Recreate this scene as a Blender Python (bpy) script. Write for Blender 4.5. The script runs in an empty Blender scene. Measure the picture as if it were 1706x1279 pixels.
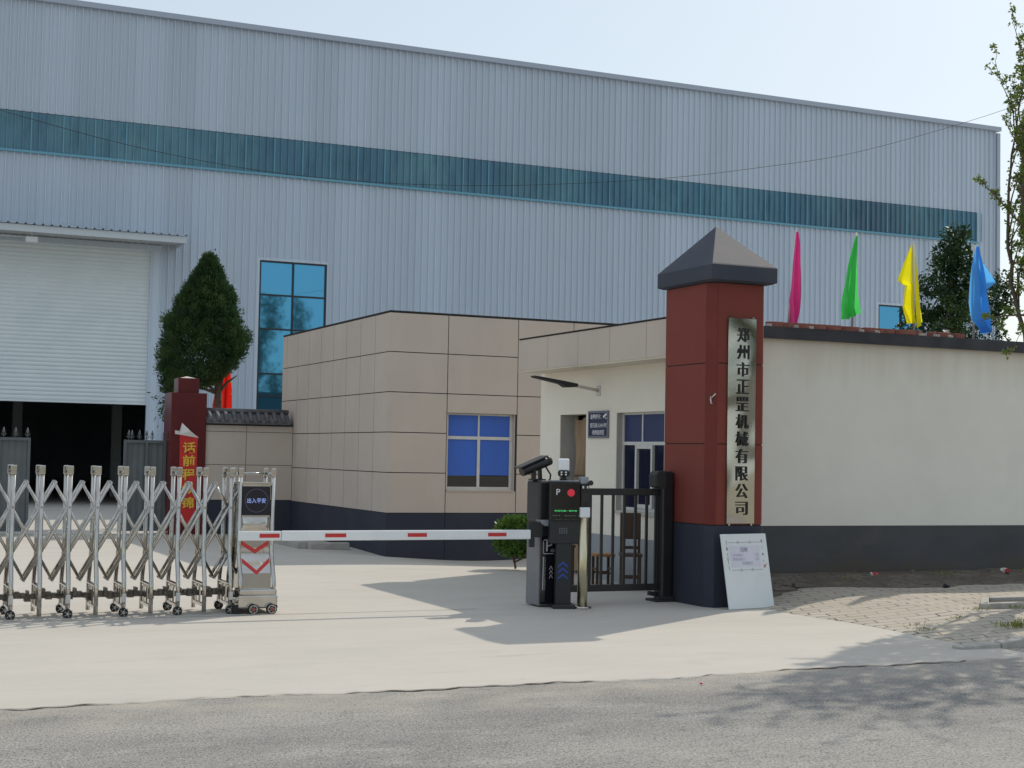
import bpy, bmesh, math, random
import numpy as np
from mathutils import Vector, Matrix
R = math.radians
SC = bpy.context.scene
COL = SC.collection
rnd = random.Random(7)

# ------------------------------------------------------------------ camera
cam_d = bpy.data.cameras.new('camera')
cam = bpy.data.objects.new('camera', cam_d); COL.objects.link(cam)
cam_d.sensor_width = 36.0; cam_d.lens = 52.69
cam_d.clip_start = 0.1; cam_d.clip_end = 3000
cam.matrix_world = Matrix(((0.9110, -0.0367, -0.4107, 0.0),
                           (-0.4115, -0.0356, -0.9107, 0.0),
                           (0.0188, 0.9987, -0.0476, 1.7),
                           (0, 0, 0, 1)))
SC.camera = cam

# ------------------------------------------------------------------ light
SUN_EL, SUN_AZ = R(43.0), math.atan2(0.838, 0.545)      # azimuth measured from +Y towards +X
world = bpy.data.worlds.new('World'); SC.world = world
world.use_nodes = True
wn = world.node_tree
for n in list(wn.nodes): wn.nodes.remove(n)
sky = wn.nodes.new('ShaderNodeTexSky'); sky.sky_type = 'NISHITA'
sky.sun_disc = False; sky.sun_elevation = SUN_EL; sky.sun_rotation = SUN_AZ
sky.air_density = 1.0; sky.dust_density = 1.6; sky.ozone_density = 1.6; sky.altitude = 100
bg = wn.nodes.new('ShaderNodeBackground'); bg.inputs['Strength'].default_value = 0.13
wo = wn.nodes.new('ShaderNodeOutputWorld')
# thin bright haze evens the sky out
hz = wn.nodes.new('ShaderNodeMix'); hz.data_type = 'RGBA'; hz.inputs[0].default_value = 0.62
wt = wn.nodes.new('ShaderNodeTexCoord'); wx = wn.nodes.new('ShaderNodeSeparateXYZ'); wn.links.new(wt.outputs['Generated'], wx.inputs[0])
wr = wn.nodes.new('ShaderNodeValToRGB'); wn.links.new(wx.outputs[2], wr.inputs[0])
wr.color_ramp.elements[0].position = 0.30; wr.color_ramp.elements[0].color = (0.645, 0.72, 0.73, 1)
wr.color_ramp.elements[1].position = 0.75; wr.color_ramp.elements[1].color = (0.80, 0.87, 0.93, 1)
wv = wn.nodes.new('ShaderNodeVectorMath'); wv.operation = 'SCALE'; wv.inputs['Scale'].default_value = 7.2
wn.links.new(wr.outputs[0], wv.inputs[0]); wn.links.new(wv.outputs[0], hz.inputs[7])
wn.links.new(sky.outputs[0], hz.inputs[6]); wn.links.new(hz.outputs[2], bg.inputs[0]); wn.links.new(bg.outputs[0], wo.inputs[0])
sl = bpy.data.lights.new('sun', 'SUN'); sl.energy = 2.6; sl.angle = R(0.55); sl.color = (1.0, 0.91, 0.78)
so = bpy.data.objects.new('sun', sl); COL.objects.link(so)
sd = Vector((math.sin(SUN_AZ) * math.cos(SUN_EL), math.cos(SUN_AZ) * math.cos(SUN_EL), math.sin(SUN_EL)))
so.rotation_euler = sd.to_track_quat('Z', 'Y').to_euler(); so.location = sd * 60
SC.view_settings.view_transform = 'Standard'; SC.view_settings.look = 'None'
SC.view_settings.gamma = 1.0; SC.view_settings.exposure = 0.18

# ------------------------------------------------------------------ materials
def mat(name, col, rough=0.7, metal=0.0, col2=None, nscale=4.0, ndetail=6, lo=0.35, hi=0.65, bump=0.0, bscale=60.0,
        spec=0.5, coat=0.0, emit=None, estr=0.0, stretch=None, trans=0.0, rvar=0.0):
    m = bpy.data.materials.new(name); m.use_nodes = True
    nt = m.node_tree; p = nt.nodes['Principled BSDF']
    p.inputs['Base Color'].default_value = (*col, 1); p.inputs['Roughness'].default_value = rough
    p.inputs['Metallic'].default_value = metal
    p.inputs['Specular IOR Level'].default_value = spec
    p.inputs['Coat Weight'].default_value = coat
    if emit:
        p.inputs['Emission Color'].default_value = (*emit, 1); p.inputs['Emission Strength'].default_value = estr
    tc = nt.nodes.new('ShaderNodeTexCoord'); src = tc.outputs['Object']
    if stretch:
        mp = nt.nodes.new('ShaderNodeMapping'); mp.inputs['Scale'].default_value = stretch
        nt.links.new(src, mp.inputs[0]); src = mp.outputs[0]
    if col2:
        n = nt.nodes.new('ShaderNodeTexNoise'); n.inputs['Scale'].default_value = nscale; n.inputs['Detail'].default_value = ndetail
        nt.links.new(src, n.inputs[0])
        r = nt.nodes.new('ShaderNodeValToRGB')
        r.color_ramp.elements[0].position = lo; r.color_ramp.elements[1].position = hi
        r.color_ramp.elements[0].color = (*col, 1); r.color_ramp.elements[1].color = (*col2, 1)
        nt.links.new(n.outputs[0], r.inputs[0]); nt.links.new(r.outputs[0], p.inputs['Base Color'])
        if rvar:
            mr = nt.nodes.new('ShaderNodeMapRange'); mr.inputs[3].default_value = rough - rvar; mr.inputs[4].default_value = rough + rvar
            nt.links.new(n.outputs[0], mr.inputs[0]); nt.links.new(mr.outputs[0], p.inputs['Roughness'])
    if bump:
        n2 = nt.nodes.new('ShaderNodeTexNoise'); n2.inputs['Scale'].default_value = bscale; n2.inputs['Detail'].default_value = 4
        nt.links.new(src, n2.inputs[0])
        b = nt.nodes.new('ShaderNodeBump'); b.inputs['Strength'].default_value = bump; b.inputs['Distance'].default_value = 0.02
        nt.links.new(n2.outputs[0], b.inputs['Height']); nt.links.new(b.outputs[0], p.inputs['Normal'])
    if trans:
        tr = nt.nodes.new('ShaderNodeBsdfTranslucent'); tr.inputs[0].default_value = (*[min(1, c * 1.25) for c in col], 1)
        mx = nt.nodes.new('ShaderNodeMixShader'); mx.inputs[0].default_value = trans
        out = nt.nodes['Material Output']
        nt.links.new(p.outputs[0], mx.inputs[1]); nt.links.new(tr.outputs[0], mx.inputs[2]); nt.links.new(mx.outputs[0], out.inputs[0])
    return m

def nadd(m, kind): return m.node_tree.nodes.new(kind)

def layered(name, base, layers, rough=0.85, bump=0.3, bscale=80, bdist=0.01, spec=0.3):
    """base colour noise with further noise layers mixed on top: (colour, scale, lo, hi, amount, stretch)"""
    m = bpy.data.materials.new(name); m.use_nodes = True
    nt = m.node_tree; L = nt.links; p = nt.nodes['Principled BSDF']
    p.inputs['Roughness'].default_value = rough; p.inputs['Specular IOR Level'].default_value = spec
    tc = nt.nodes.new('ShaderNodeTexCoord')
    rgb = nt.nodes.new('ShaderNodeRGB'); rgb.outputs[0].default_value = (*base, 1); cur = rgb.outputs[0]
    for (c, s, lo, hi, amt, st) in layers:
        mp = nt.nodes.new('ShaderNodeMapping'); mp.inputs['Scale'].default_value = st
        mp.inputs['Location'].default_value = (rnd.uniform(0, 9), rnd.uniform(0, 9), 0)
        L.new(tc.outputs['Object'], mp.inputs[0])
        n = nt.nodes.new('ShaderNodeTexNoise'); n.inputs['Scale'].default_value = s; n.inputs['Detail'].default_value = 7
        n.inputs['Roughness'].default_value = 0.62
        L.new(mp.outputs[0], n.inputs[0])
        mr = nt.nodes.new('ShaderNodeMapRange'); mr.inputs[1].default_value = lo; mr.inputs[2].default_value = hi
        mr.inputs[3].default_value = 0; mr.inputs[4].default_value = amt
        L.new(n.outputs[0], mr.inputs[0])
        mx = nt.nodes.new('ShaderNodeMix'); mx.data_type = 'RGBA'
        L.new(mr.outputs[0], mx.inputs[0]); L.new(cur, mx.inputs[6]); mx.inputs[7].default_value = (*c, 1)
        cur = mx.outputs[2]
    L.new(cur, p.inputs['Base Color'])
    n2 = nt.nodes.new('ShaderNodeTexNoise'); n2.inputs['Scale'].default_value = bscale; n2.inputs['Detail'].default_value = 5
    L.new(tc.outputs['Object'], n2.inputs[0])
    b = nt.nodes.new('ShaderNodeBump'); b.inputs['Strength'].default_value = bump; b.inputs['Distance'].default_value = bdist
    L.new(n2.outputs[0], b.inputs['Height']); L.new(b.outputs[0], p.inputs['Normal'])
    m['cur'] = cur.node.name
    return m

I3 = (1, 1, 1)
M = {}
M['asphalt'] = layered('asphalt', (0.285, 0.277, 0.256), [((0.155, 0.154, 0.15), 0.30, 0.42, 0.60, 0.75, (1, 1.6, 1)),
      ((0.36, 0.345, 0.315), 1.1, 0.5, 0.72, 0.8, (1, 2.2, 1)), ((0.10, 0.098, 0.095), 5.0, 0.55, 0.70, 0.45, (1, 2, 1)), ((0.05, 0.048, 0.046), 60, 0.50, 0.64, 0.85, (1, .7, 1)), ((0.56, 0.54, 0.50), 90, 0.53, 0.66, 0.8, (1, .7, 1)), ((0.07, 0.068, 0.065), 34, 0.56, 0.68, 0.55, (1, .6, 1))], rough=0.92, bump=0.45, bscale=70, bdist=0.012)
def road_cracks(m):
    nt = m.node_tree; L = nt.links; p = nt.nodes['Principled BSDF']
    old = p.inputs['Base Color'].links[0].from_socket
    tc = nadd(m, 'ShaderNodeTexCoord')
    n = nadd(m, 'ShaderNodeTexNoise'); n.inputs['Scale'].default_value = 3.0
    L.new(tc.outputs['Object'], n.inputs[0])
    mxv = nadd(m, 'ShaderNodeMix'); mxv.data_type = 'RGBA'; mxv.inputs[0].default_value = 0.35
    L.new(tc.outputs['Object'], mxv.inputs[6]); L.new(n.outputs[1], mxv.inputs[7])
    v = nadd(m, 'ShaderNodeTexVoronoi'); v.feature = 'DISTANCE_TO_EDGE'; v.inputs['Scale'].default_value = 7.0
    L.new(mxv.outputs[2], v.inputs['Vector'])
    mr = nadd(m, 'ShaderNodeMapRange'); mr.inputs[1].default_value = 0.0; mr.inputs[2].default_value = 0.03; mr.inputs[3].default_value = 0.5; mr.inputs[4].default_value = 0
    L.new(v.outputs[0], mr.inputs[0])
    # cracks only in the worn part of the road, away from the apron
    sx = nadd(m, 'ShaderNodeSeparateXYZ'); L.new(tc.outputs['Object'], sx.inputs[0])
    m2 = nadd(m, 'ShaderNodeMapRange'); m2.inputs[1].default_value = 9.4; m2.inputs[2].default_value = 8.2; m2.inputs[3].default_value = 0; m2.inputs[4].default_value = 1
    L.new(sx.outputs[1], m2.inputs[0])
    mu = nadd(m, 'ShaderNodeMath'); mu.operation = 'MULTIPLY'; L.new(mr.outputs[0], mu.inputs[0]); L.new(m2.outputs[0], mu.inputs[1])
    n3 = nadd(m, 'ShaderNodeTexNoise'); n3.inputs['Scale'].default_value = 1.3; L.new(tc.outputs['Object'], n3.inputs[0])
    m3 = nadd(m, 'ShaderNodeMapRange'); m3.inputs[1].default_value = 0.47; m3.inputs[2].default_value = 0.62
    L.new(n3.outputs[0], m3.inputs[0])
    mu2 = nadd(m, 'ShaderNodeMath'); mu2.operation = 'MULTIPLY'; L.new(mu.outputs[0], mu2.inputs[0]); L.new(m3.outputs[0], mu2.inputs[1])
    mx = nadd(m, 'ShaderNodeMix'); mx.data_type = 'RGBA'; L.new(mu2.outputs[0], mx.inputs[0]); L.new(old, mx.inputs[6]); mx.inputs[7].default_value = (0.05, 0.05, 0.048, 1)
    # sand drifted along the apron
    m4 = nadd(m, 'ShaderNodeMapRange'); m4.inputs[1].default_value = 9.0; m4.inputs[2].default_value = 10.3; m4.inputs[3].default_value = 0; m4.inputs[4].default_value = 0.75
    L.new(sx.outputs[1], m4.inputs[0])
    n5 = nadd(m, 'ShaderNodeTexNoise'); n5.inputs['Scale'].default_value = 2.2; n5.inputs['Detail'].default_value = 8; L.new(tc.outputs['Object'], n5.inputs[0])
    m5 = nadd(m, 'ShaderNodeMapRange'); m5.inputs[1].default_value = 0.35; m5.inputs[2].default_value = 0.65; L.new(n5.outputs[0], m5.inputs[0])
    mu3 = nadd(m, 'ShaderNodeMath'); mu3.operation = 'MULTIPLY'; L.new(m4.outputs[0], mu3.inputs[0]); L.new(m5.outputs[0], mu3.inputs[1])
    mx2 = nadd(m, 'ShaderNodeMix'); mx2.data_type = 'RGBA'; L.new(mu3.outputs[0], mx2.inputs[0]); L.new(mx.outputs[2], mx2.inputs[6]); mx2.inputs[7].default_value = (0.40, 0.36, 0.30, 1)
    L.new(mx2.outputs[2], p.inputs['Base Color'])
road_cracks(M['asphalt'])
M['concrete'] = layered('concrete', (0.475, 0.447, 0.398), [((0.43, 0.408, 0.364), 0.45, 0.42, 0.66, 0.8, (1, 2.5, 1)), ((0.495, 0.47, 0.43), 1.4, 0.5, 0.7, 0.6, (1, 3, 1)),
      ((0.35, 0.335, 0.305), 3.0, 0.6, 0.78, 0.7, (1, 3.5, 1)), ((0.38, 0.36, 0.325), 70, 0.55, 0.75, 0.35, I3), ((0.34, 0.32, 0.285), 0.8, 0.60, 0.74, 0.55, (1, 4, 1)), ((0.30, 0.285, 0.26), 6.0, 0.66, 0.74, 0.5, (1, 2, 1))], rough=0.85, bump=0.12, bscale=45)
M['soil'] = layered('soil', (0.12, 0.10, 0.08), [((0.22, 0.19, 0.155), 2.5, 0.45, 0.65, 0.8, I3), ((0.05, 0.045, 0.035), 14, 0.5, 0.7, 0.8, I3)], rough=0.95, bump=0.8, bscale=30, bdist=0.03)
M['earth'] = layered('earth', (0.30, 0.26, 0.20), [((0.16, 0.17, 0.09), 0.3, 0.45, 0.65, 0.8, I3)], rough=0.95)
M['kerbstone'] = layered('kerbstone', (0.40, 0.385, 0.35), [((0.25, 0.24, 0.22), 4, 0.45, 0.7, 0.8, I3), ((0.5, 0.49, 0.46), 12, 0.55, 0.75, 0.6, I3)], rough=0.9, bump=0.4, bscale=40)
M['cladding_metal'] = mat('cladding_metal', (0.58, 0.655, 0.75), 0.42, 0.0, (0.54, 0.615, 0.705), 0.5, 4, stretch=(1, 1, 0.15), spec=0.4)
def sheets(m, w):
    nt = m.node_tree; L = nt.links; p = nt.nodes['Principled BSDF']; old = p.inputs['Base Color'].links[0].from_socket
    tc = nadd(m, 'ShaderNodeTexCoord'); sx = nadd(m, 'ShaderNodeSeparateXYZ'); L.new(tc.outputs['Object'], sx.inputs[0])
    d = nadd(m, 'ShaderNodeMath'); d.operation = 'DIVIDE'; d.inputs[1].default_value = w; L.new(sx.outputs[0], d.inputs[0])
    fl = nadd(m, 'ShaderNodeMath'); fl.operation = 'FLOOR'; L.new(d.outputs[0], fl.inputs[0])
    wn_ = nadd(m, 'ShaderNodeTexWhiteNoise'); wn_.noise_dimensions = '1D'; L.new(fl.outputs[0], wn_.inputs['W'])
    mr = nadd(m, 'ShaderNodeMapRange'); mr.inputs[3].default_value = 0.95; mr.inputs[4].default_value = 1.03; L.new(wn_.outputs[0], mr.inputs[0])
    vm = nadd(m, 'ShaderNodeVectorMath'); vm.operation = 'SCALE'; L.new(old, vm.inputs[0]); L.new(mr.outputs[0], vm.inputs['Scale']); L.new(vm.outputs[0], p.inputs['Base Color'])
sheets(M['cladding_metal'], 0.9)
M['trim_metal'] = mat('trim_metal', (0.40, 0.45, 0.54), 0.45, spec=0.4)
M['teal_plastic'] = layered('teal_plastic', (0.095, 0.225, 0.315), [((0.17, 0.36, 0.42), 0.35, 0.42, 0.66, 0.8, (1, 1, 0.5)), ((0.10, 0.10, 0.15), 0.13, 0.52, 0.68, 0.4, (1, 1, .6)), ((0.05, 0.13, 0.19), 1.3, 0.5, 0.75, 0.7, (2, 1, 0.6))], rough=0.35, bump=0.02, spec=0.45)  # dull violet layer paints a reflected reddish patch into the teal
M['teal_light'] = mat('teal_light', (0.13, 0.34, 0.45), 0.35)
M['shutter_metal'] = mat('shutter_metal', (0.72, 0.77, 0.79), 0.5, 0.0, (0.67, 0.73, 0.75), 1.2, 4)
M['canopy_metal'] = mat('canopy_metal', (0.55, 0.60, 0.64), 0.45)
M['canopy_under'] = mat('canopy_under', (0.50, 0.50, 0.48), 0.6)
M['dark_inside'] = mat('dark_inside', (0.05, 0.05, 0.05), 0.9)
M['steel_paint'] = mat('steel_paint', (0.40, 0.42, 0.42), 0.6)
M['blue_glass'] = mat('blue_glass', (0.10, 0.36, 0.58), 0.03, 0.85)
M['black_frame'] = mat('black_frame', (0.02, 0.025, 0.035), 0.4)
M['tan_tile'] = layered('tan_tile', (0.55, 0.47, 0.405), [((0.505, 0.432, 0.375), 0.8, 0.4, 0.65, 0.8, I3), ((0.585, 0.50, 0.43), 2.6, 0.5, 0.75, 0.6, (1, 1, 0.3)), ((0.48, 0.405, 0.34), 9, 0.58, 0.8, 0.4, (3, 3, 0.4))], rough=0.75, bump=0.06)
M['groove'] = mat('groove', (0.03, 0.028, 0.028), 0.9)
M['dark_plinth'] = layered('dark_plinth', (0.034, 0.038, 0.058), [((0.05, 0.053, 0.07), 1.2, 0.45, 0.7, 0.8, I3), ((0.035, 0.04, 0.05), 5, 0.5, 0.75, 0.5, (1, 1, 0.2))], rough=0.75, bump=0.05)
def dirty_plinth():
    m = layered('weathered_plinth', (0.095, 0.098, 0.105), [((0.07, 0.072, 0.078), 1.2, 0.45, 0.7, 0.8, (0.5, 1, 1)), ((0.13, 0.12, 0.105), 2.2, 0.55, 0.8, 0.6, (0.6, 1, 1.2))], rough=0.85, bump=0.1)
    nt = m.node_tree; L = nt.links; p = nt.nodes['Principled BSDF']; old = p.inputs['Base Color'].links[0].from_socket
    tc = nadd(m, 'ShaderNodeTexCoord'); sx = nadd(m, 'ShaderNodeSeparateXYZ'); L.new(tc.outputs['Object'], sx.inputs[0])
    n = nadd(m, 'ShaderNodeTexNoise'); n.inputs['Scale'].default_value = 1.6; n.inputs['Detail'].default_value = 8; L.new(tc.outputs['Object'], n.inputs[0])
    a = nadd(m, 'ShaderNodeMath'); a.operation = 'MULTIPLY_ADD'; a.inputs[1].default_value = -0.9; L.new(n.outputs[0], a.inputs[0]); L.new(sx.outputs[2], a.inputs[2])
    mr = nadd(m, 'ShaderNodeMapRange'); mr.inputs[1].default_value = -0.28; mr.inputs[2].default_value = 0.0; mr.inputs[3].default_value = 0.85; mr.inputs[4].default_value = 0
    L.new(a.outputs[0], mr.inputs[0])
    mx = nadd(m, 'ShaderNodeMix'); mx.data_type = 'RGBA'; L.new(mr.outputs[0], mx.inputs[0]); L.new(old, mx.inputs[6]); mx.inputs[7].default_value = (0.105, 0.09, 0.07, 1)
    L.new(mx.outputs[2], p.inputs['Base Color']); return m
M['weathered_plinth'] = dirty_plinth()
def streaked(name, base, streak, z_top):
    m = layered(name, base, [(tuple(c * 0.93 for c in base), 0.7, 0.4, 0.65, 0.8, I3), (tuple(c * 1.05 for c in base), 2.5, 0.5, 0.75, 0.5, I3)], rough=0.85, bump=0.05)
    nt = m.node_tree; L = nt.links; p = nt.nodes['Principled BSDF']; old = p.inputs['Base Color'].links[0].from_socket
    tc = nadd(m, 'ShaderNodeTexCoord'); sx = nadd(m, 'ShaderNodeSeparateXYZ'); L.new(tc.outputs['Object'], sx.inputs[0])
    mp = nadd(m, 'ShaderNodeMapping'); mp.inputs['Scale'].default_value = (5, 5, 0.5); L.new(tc.outputs['Object'], mp.inputs[0])
    n = nadd(m, 'ShaderNodeTexNoise'); n.inputs['Scale'].default_value = 1.0; n.inputs['Detail'].default_value = 6; L.new(mp.outputs[0], n.inputs[0])
    a = nadd(m, 'ShaderNodeMath'); a.operation = 'MULTIPLY_ADD'; a.inputs[1].default_value = 1.1; L.new(n.outputs[0], a.inputs[0]); L.new(sx.outputs[2], a.inputs[2])
    mr = nadd(m, 'ShaderNodeMapRange'); mr.inputs[1].default_value = z_top + 0.15; mr.inputs[2].default_value = z_top + 0.75; mr.inputs[3].default_value = 0; mr.inputs[4].default_value = 0.55
    L.new(a.outputs[0], mr.inputs[0])
    mx = nadd(m, 'ShaderNodeMix'); mx.data_type = 'RGBA'; L.new(mr.outputs[0], mx.inputs[0]); L.new(old, mx.inputs[6]); mx.inputs[7].default_value = (*streak, 1)
    L.new(mx.outputs[2], p.inputs['Base Color']); return m
M['cream_wall'] = streaked('cream_wall', (0.86, 0.835, 0.75), (0.66, 0.58, 0.46), 3.1)
M['warm_wall'] = layered('warm_wall', (0.80, 0.75, 0.65), [((0.75, 0.70, 0.61), 0.7, 0.4, 0.65, 0.8, I3), ((0.82, 0.77, 0.67), 3, 0.5, 0.75, 0.5, I3)], rough=0.85, bump=0.04)
M['jamb'] = mat('jamb', (0.50, 0.47, 0.43), 0.85, 0, (0.44, 0.41, 0.38), 4)
M['soffit'] = mat('soffit', (0.72, 0.68, 0.58), 0.85, 0, (0.66, 0.60, 0.48), 1.2)
M['black_fascia'] = mat('black_fascia', (0.03, 0.032, 0.04), 0.7, 0, (0.055, 0.056, 0.062), 3)
M['roof_felt'] = mat('roof_felt', (0.12, 0.12, 0.125), 0.9, 0, (0.2, 0.19, 0.18), 1.5)
M['red_panel'] = layered('red_panel', (0.215, 0.050, 0.037), [((0.18, 0.043, 0.032), 0.9, 0.4, 0.65, 0.8, I3), ((0.25, 0.055, 0.042), 2.5, 0.5, 0.75, 0.6, (1, 1, 0.25))], rough=0.6, bump=0.03, spec=0.22)
M['red_dark'] = mat('red_dark', (0.15, 0.031, 0.024), 0.55, 0, (0.18, 0.037, 0.028), 3, spec=0.2)
M['cap_slate'] = layered('cap_slate', (0.05, 0.057, 0.078), [((0.07, 0.074, 0.088), 2.0, 0.45, 0.7, 0.9, I3), ((0.10, 0.10, 0.105), 7, 0.6, 0.8, 0.5, I3)], rough=0.7, bump=0.08)
M['maroon_tile'] = mat('maroon_tile', (0.125, 0.016, 0.017), 0.25, 0, (0.10, 0.013, 0.015), 1.5, spec=0.3)
M['white_alu'] = mat('white_alu', (0.62, 0.61, 0.58), 0.45, 0, (0.55, 0.54, 0.51), 6)
M['night_glass'] = mat('night_glass', (0.008, 0.010, 0.03), 0.06, 0.0, spec=0.25)
M['room_dark'] = mat('room_dark', (0.01, 0.012, 0.015), 0.1, spec=0.6)
M['blue_blind'] = mat('blue_blind', (0.022, 0.125, 0.56), 0.5, 0, (0.018, 0.105, 0.48), 1.5, coat=0.2, stretch=(1, 1, 0.3))
M['blue_blind_dark'] = mat('blue_blind_dark', (0.012, 0.022, 0.10), 0.5, coat=0.25)
M['curtain'] = mat('curtain', (0.30, 0.21, 0.13), 0.9, 0, (0.20, 0.14, 0.085), 5, bump=0.3, bscale=20, stretch=(1, 1, 0.3))
M['stainless'] = mat('stainless', (0.56, 0.54, 0.505), 0.10, 1.0, (0.48, 0.46, 0.425), 5, 4, rvar=0.05)
M['brushed_post'] = mat('brushed_post', (0.66, 0.60, 0.42), 0.3, 1.0)
M['plaque_steel'] = mat('plaque_steel', (0.62, 0.61, 0.56), 0.06, 1.0, (0.59, 0.58, 0.53), 1.5)
M['black_paint'] = mat('black_paint', (0.012, 0.013, 0.014), 0.35, 0, (0.02, 0.02, 0.021), 3)
M['black_gloss'] = mat('black_gloss', (0.008, 0.008, 0.01), 0.08, spec=0.6)
M['black_matte'] = mat('black_matte', (0.02, 0.021, 0.022), 0.6)
M['grey_paint'] = mat('grey_paint', (0.30, 0.32, 0.35), 0.45, 0, (0.26, 0.28, 0.31), 3)
M['cabinet_grey'] = mat('cabinet_grey', (0.20, 0.205, 0.22), 0.5, 0, (0.17, 0.175, 0.19), 3)
M['brown_grey'] = mat('brown_grey', (0.026, 0.023, 0.024), 0.4)
M['gate_grey'] = mat('gate_grey', (0.115, 0.13, 0.135), 0.5, 0, (0.095, 0.108, 0.112), 3)
M['chain_metal'] = mat('chain_metal', (0.10, 0.085, 0.07), 0.5, 0.7, (0.2, 0.18, 0.15), 25)
M['rubber'] = mat('rubber', (0.012, 0.012, 0.012), 0.6)
M['hub'] = mat('hub', (0.45, 0.44, 0.42), 0.3, 0.8)
M['hub_red'] = mat('hub_red', (0.35, 0.05, 0.04), 0.4)
M['white_paint'] = mat('white_paint', (0.80, 0.82, 0.84), 0.35, 0, (0.74, 0.76, 0.78), 3)
M['red_reflector'] = mat('red_reflector', (0.55, 0.03, 0.03), 0.35)
M['lcd'] = mat('lcd', (0.006, 0.007, 0.02), 0.1, spec=0.6)
M['lcd_text'] = mat('lcd_text', (0.1, 0.15, 0.4), 0.5, emit=(0.35, 0.5, 1.0), estr=0.55)
M['lcd_ring'] = mat('lcd_ring', (0.05, 0.05, 0.1), 0.5, emit=(0.3, 0.33, 0.5), estr=0.04)
M['led_green'] = mat('led_green', (0.02, 0.2, 0.05), 0.5, emit=(0.1, 1.0, 0.3), estr=0.7)
M['led_dim'] = mat('led_dim', (0.1, 0.2, 0.1), 0.5, emit=(0.5, 0.7, 0.5), estr=0.15)
M['red_lamp'] = mat('red_lamp', (0.45, 0.015, 0.03), 0.5, emit=(0.9, 0.05, 0.08), estr=0.22)
M['print_grey'] = mat('print_grey', (0.45, 0.45, 0.48), 0.5)
M['print_white'] = mat('print_white', (0.75, 0.75, 0.78), 0.5)
M['print_blue'] = mat('print_blue', (0.02, 0.055, 0.30), 0.4)
M['ink_black'] = mat('ink_black', (0.012, 0.012, 0.012), 0.4)
M['ink_faded'] = mat('ink_faded', (0.30, 0.29, 0.40), 0.8)
M['ink_marks'] = mat('ink_marks', (0.16, 0.12, 0.16), 0.8)
M['ink_red'] = mat('ink_red', (0.5, 0.10, 0.12), 0.8)
M['paper'] = mat('paper', (0.70, 0.69, 0.78), 0.8, 0, (0.64, 0.63, 0.72), 3)
M['board_white'] = mat('board_white', (0.72, 0.76, 0.77), 0.6, 0, (0.62, 0.66, 0.67), 2.5, lo=0.5, hi=0.8)
M['navy_sign'] = mat('navy_sign', (0.022, 0.022, 0.06), 0.35)
M['sign_frame'] = mat('sign_frame', (0.22, 0.22, 0.26), 0.35, 0.6)
M['red_banner'] = mat('red_banner', (0.62, 0.022, 0.022), 0.55, 0, (0.55, 0.02, 0.02), 3)
M['gold_print'] = mat('gold_print', (0.80, 0.52, 0.05), 0.5)
M['white_back'] = mat('white_back', (0.75, 0.73, 0.70), 0.7)
M['red_flag'] = mat('red_flag', (0.80, 0.02, 0.012), 0.7, trans=0.4)
M['star_yellow'] = mat('star_yellow', (0.85, 0.6, 0.03), 0.7)
M['coping_tile'] = mat('coping_tile', (0.075, 0.078, 0.085), 0.7, 0, (0.13, 0.13, 0.135), 6, bump=0.2, bscale=30)
M['flag_pink'] = mat('flag_pink', (0.95, 0.12, 0.44), 0.6, trans=0.5)
M['flag_green'] = mat('flag_green', (0.10, 0.70, 0.16), 0.6, trans=0.5)
M['flag_yellow'] = mat('flag_yellow', (0.92, 0.78, 0.012), 0.6, trans=0.45)
M['flag_blue'] = mat('flag_blue', (0.11, 0.43, 0.90), 0.6, trans=0.5)
M['pole_metal'] = mat('pole_metal', (0.62, 0.60, 0.56), 0.4, 0.3)
M['brick'] = mat('brick', (0.22, 0.075, 0.06), 0.85, 0, (0.30, 0.12, 0.09), 9, bump=0.3, bscale=50)
M['mortar_white'] = mat('mortar_white', (0.55, 0.50, 0.46), 0.9, 0, (0.45, 0.40, 0.36), 12)
M['lump_white'] = mat('lump_white', (0.75, 0.74, 0.72), 0.7)
M['wood_dark'] = mat('wood_dark', (0.06, 0.032, 0.018), 0.5, 0, (0.085, 0.048, 0.028), 9, stretch=(1, 1, 0.2))
M['wood_orange'] = mat('wood_orange', (0.40, 0.20, 0.07), 0.5, 0, (0.30, 0.15, 0.05), 9)
M['bark'] = mat('bark', (0.11, 0.075, 0.05), 0.9, 0, (0.18, 0.13, 0.09), 14, bump=0.5, bscale=40)
M['twig'] = mat('twig', (0.14, 0.10, 0.075), 0.85, 0, (0.10, 0.07, 0.05), 10)
M['litter_red'] = mat('litter_red', (0.55, 0.04, 0.05), 0.4)
M['litter_black'] = mat('litter_black', (0.015, 0.015, 0.018), 0.3)
M['rubble'] = layered('rubble', (0.14, 0.122, 0.10), [((0.24, 0.21, 0.18), 6, 0.45, 0.7, 0.8, I3)], rough=0.95)
M['cable'] = mat('cable', (0.012, 0.012, 0.014), 0.6)
M['grey_tile_roof'] = mat('grey_tile_roof', (0.42, 0.42, 0.42), 0.7, 0, (0.34, 0.34, 0.35), 3)

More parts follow.
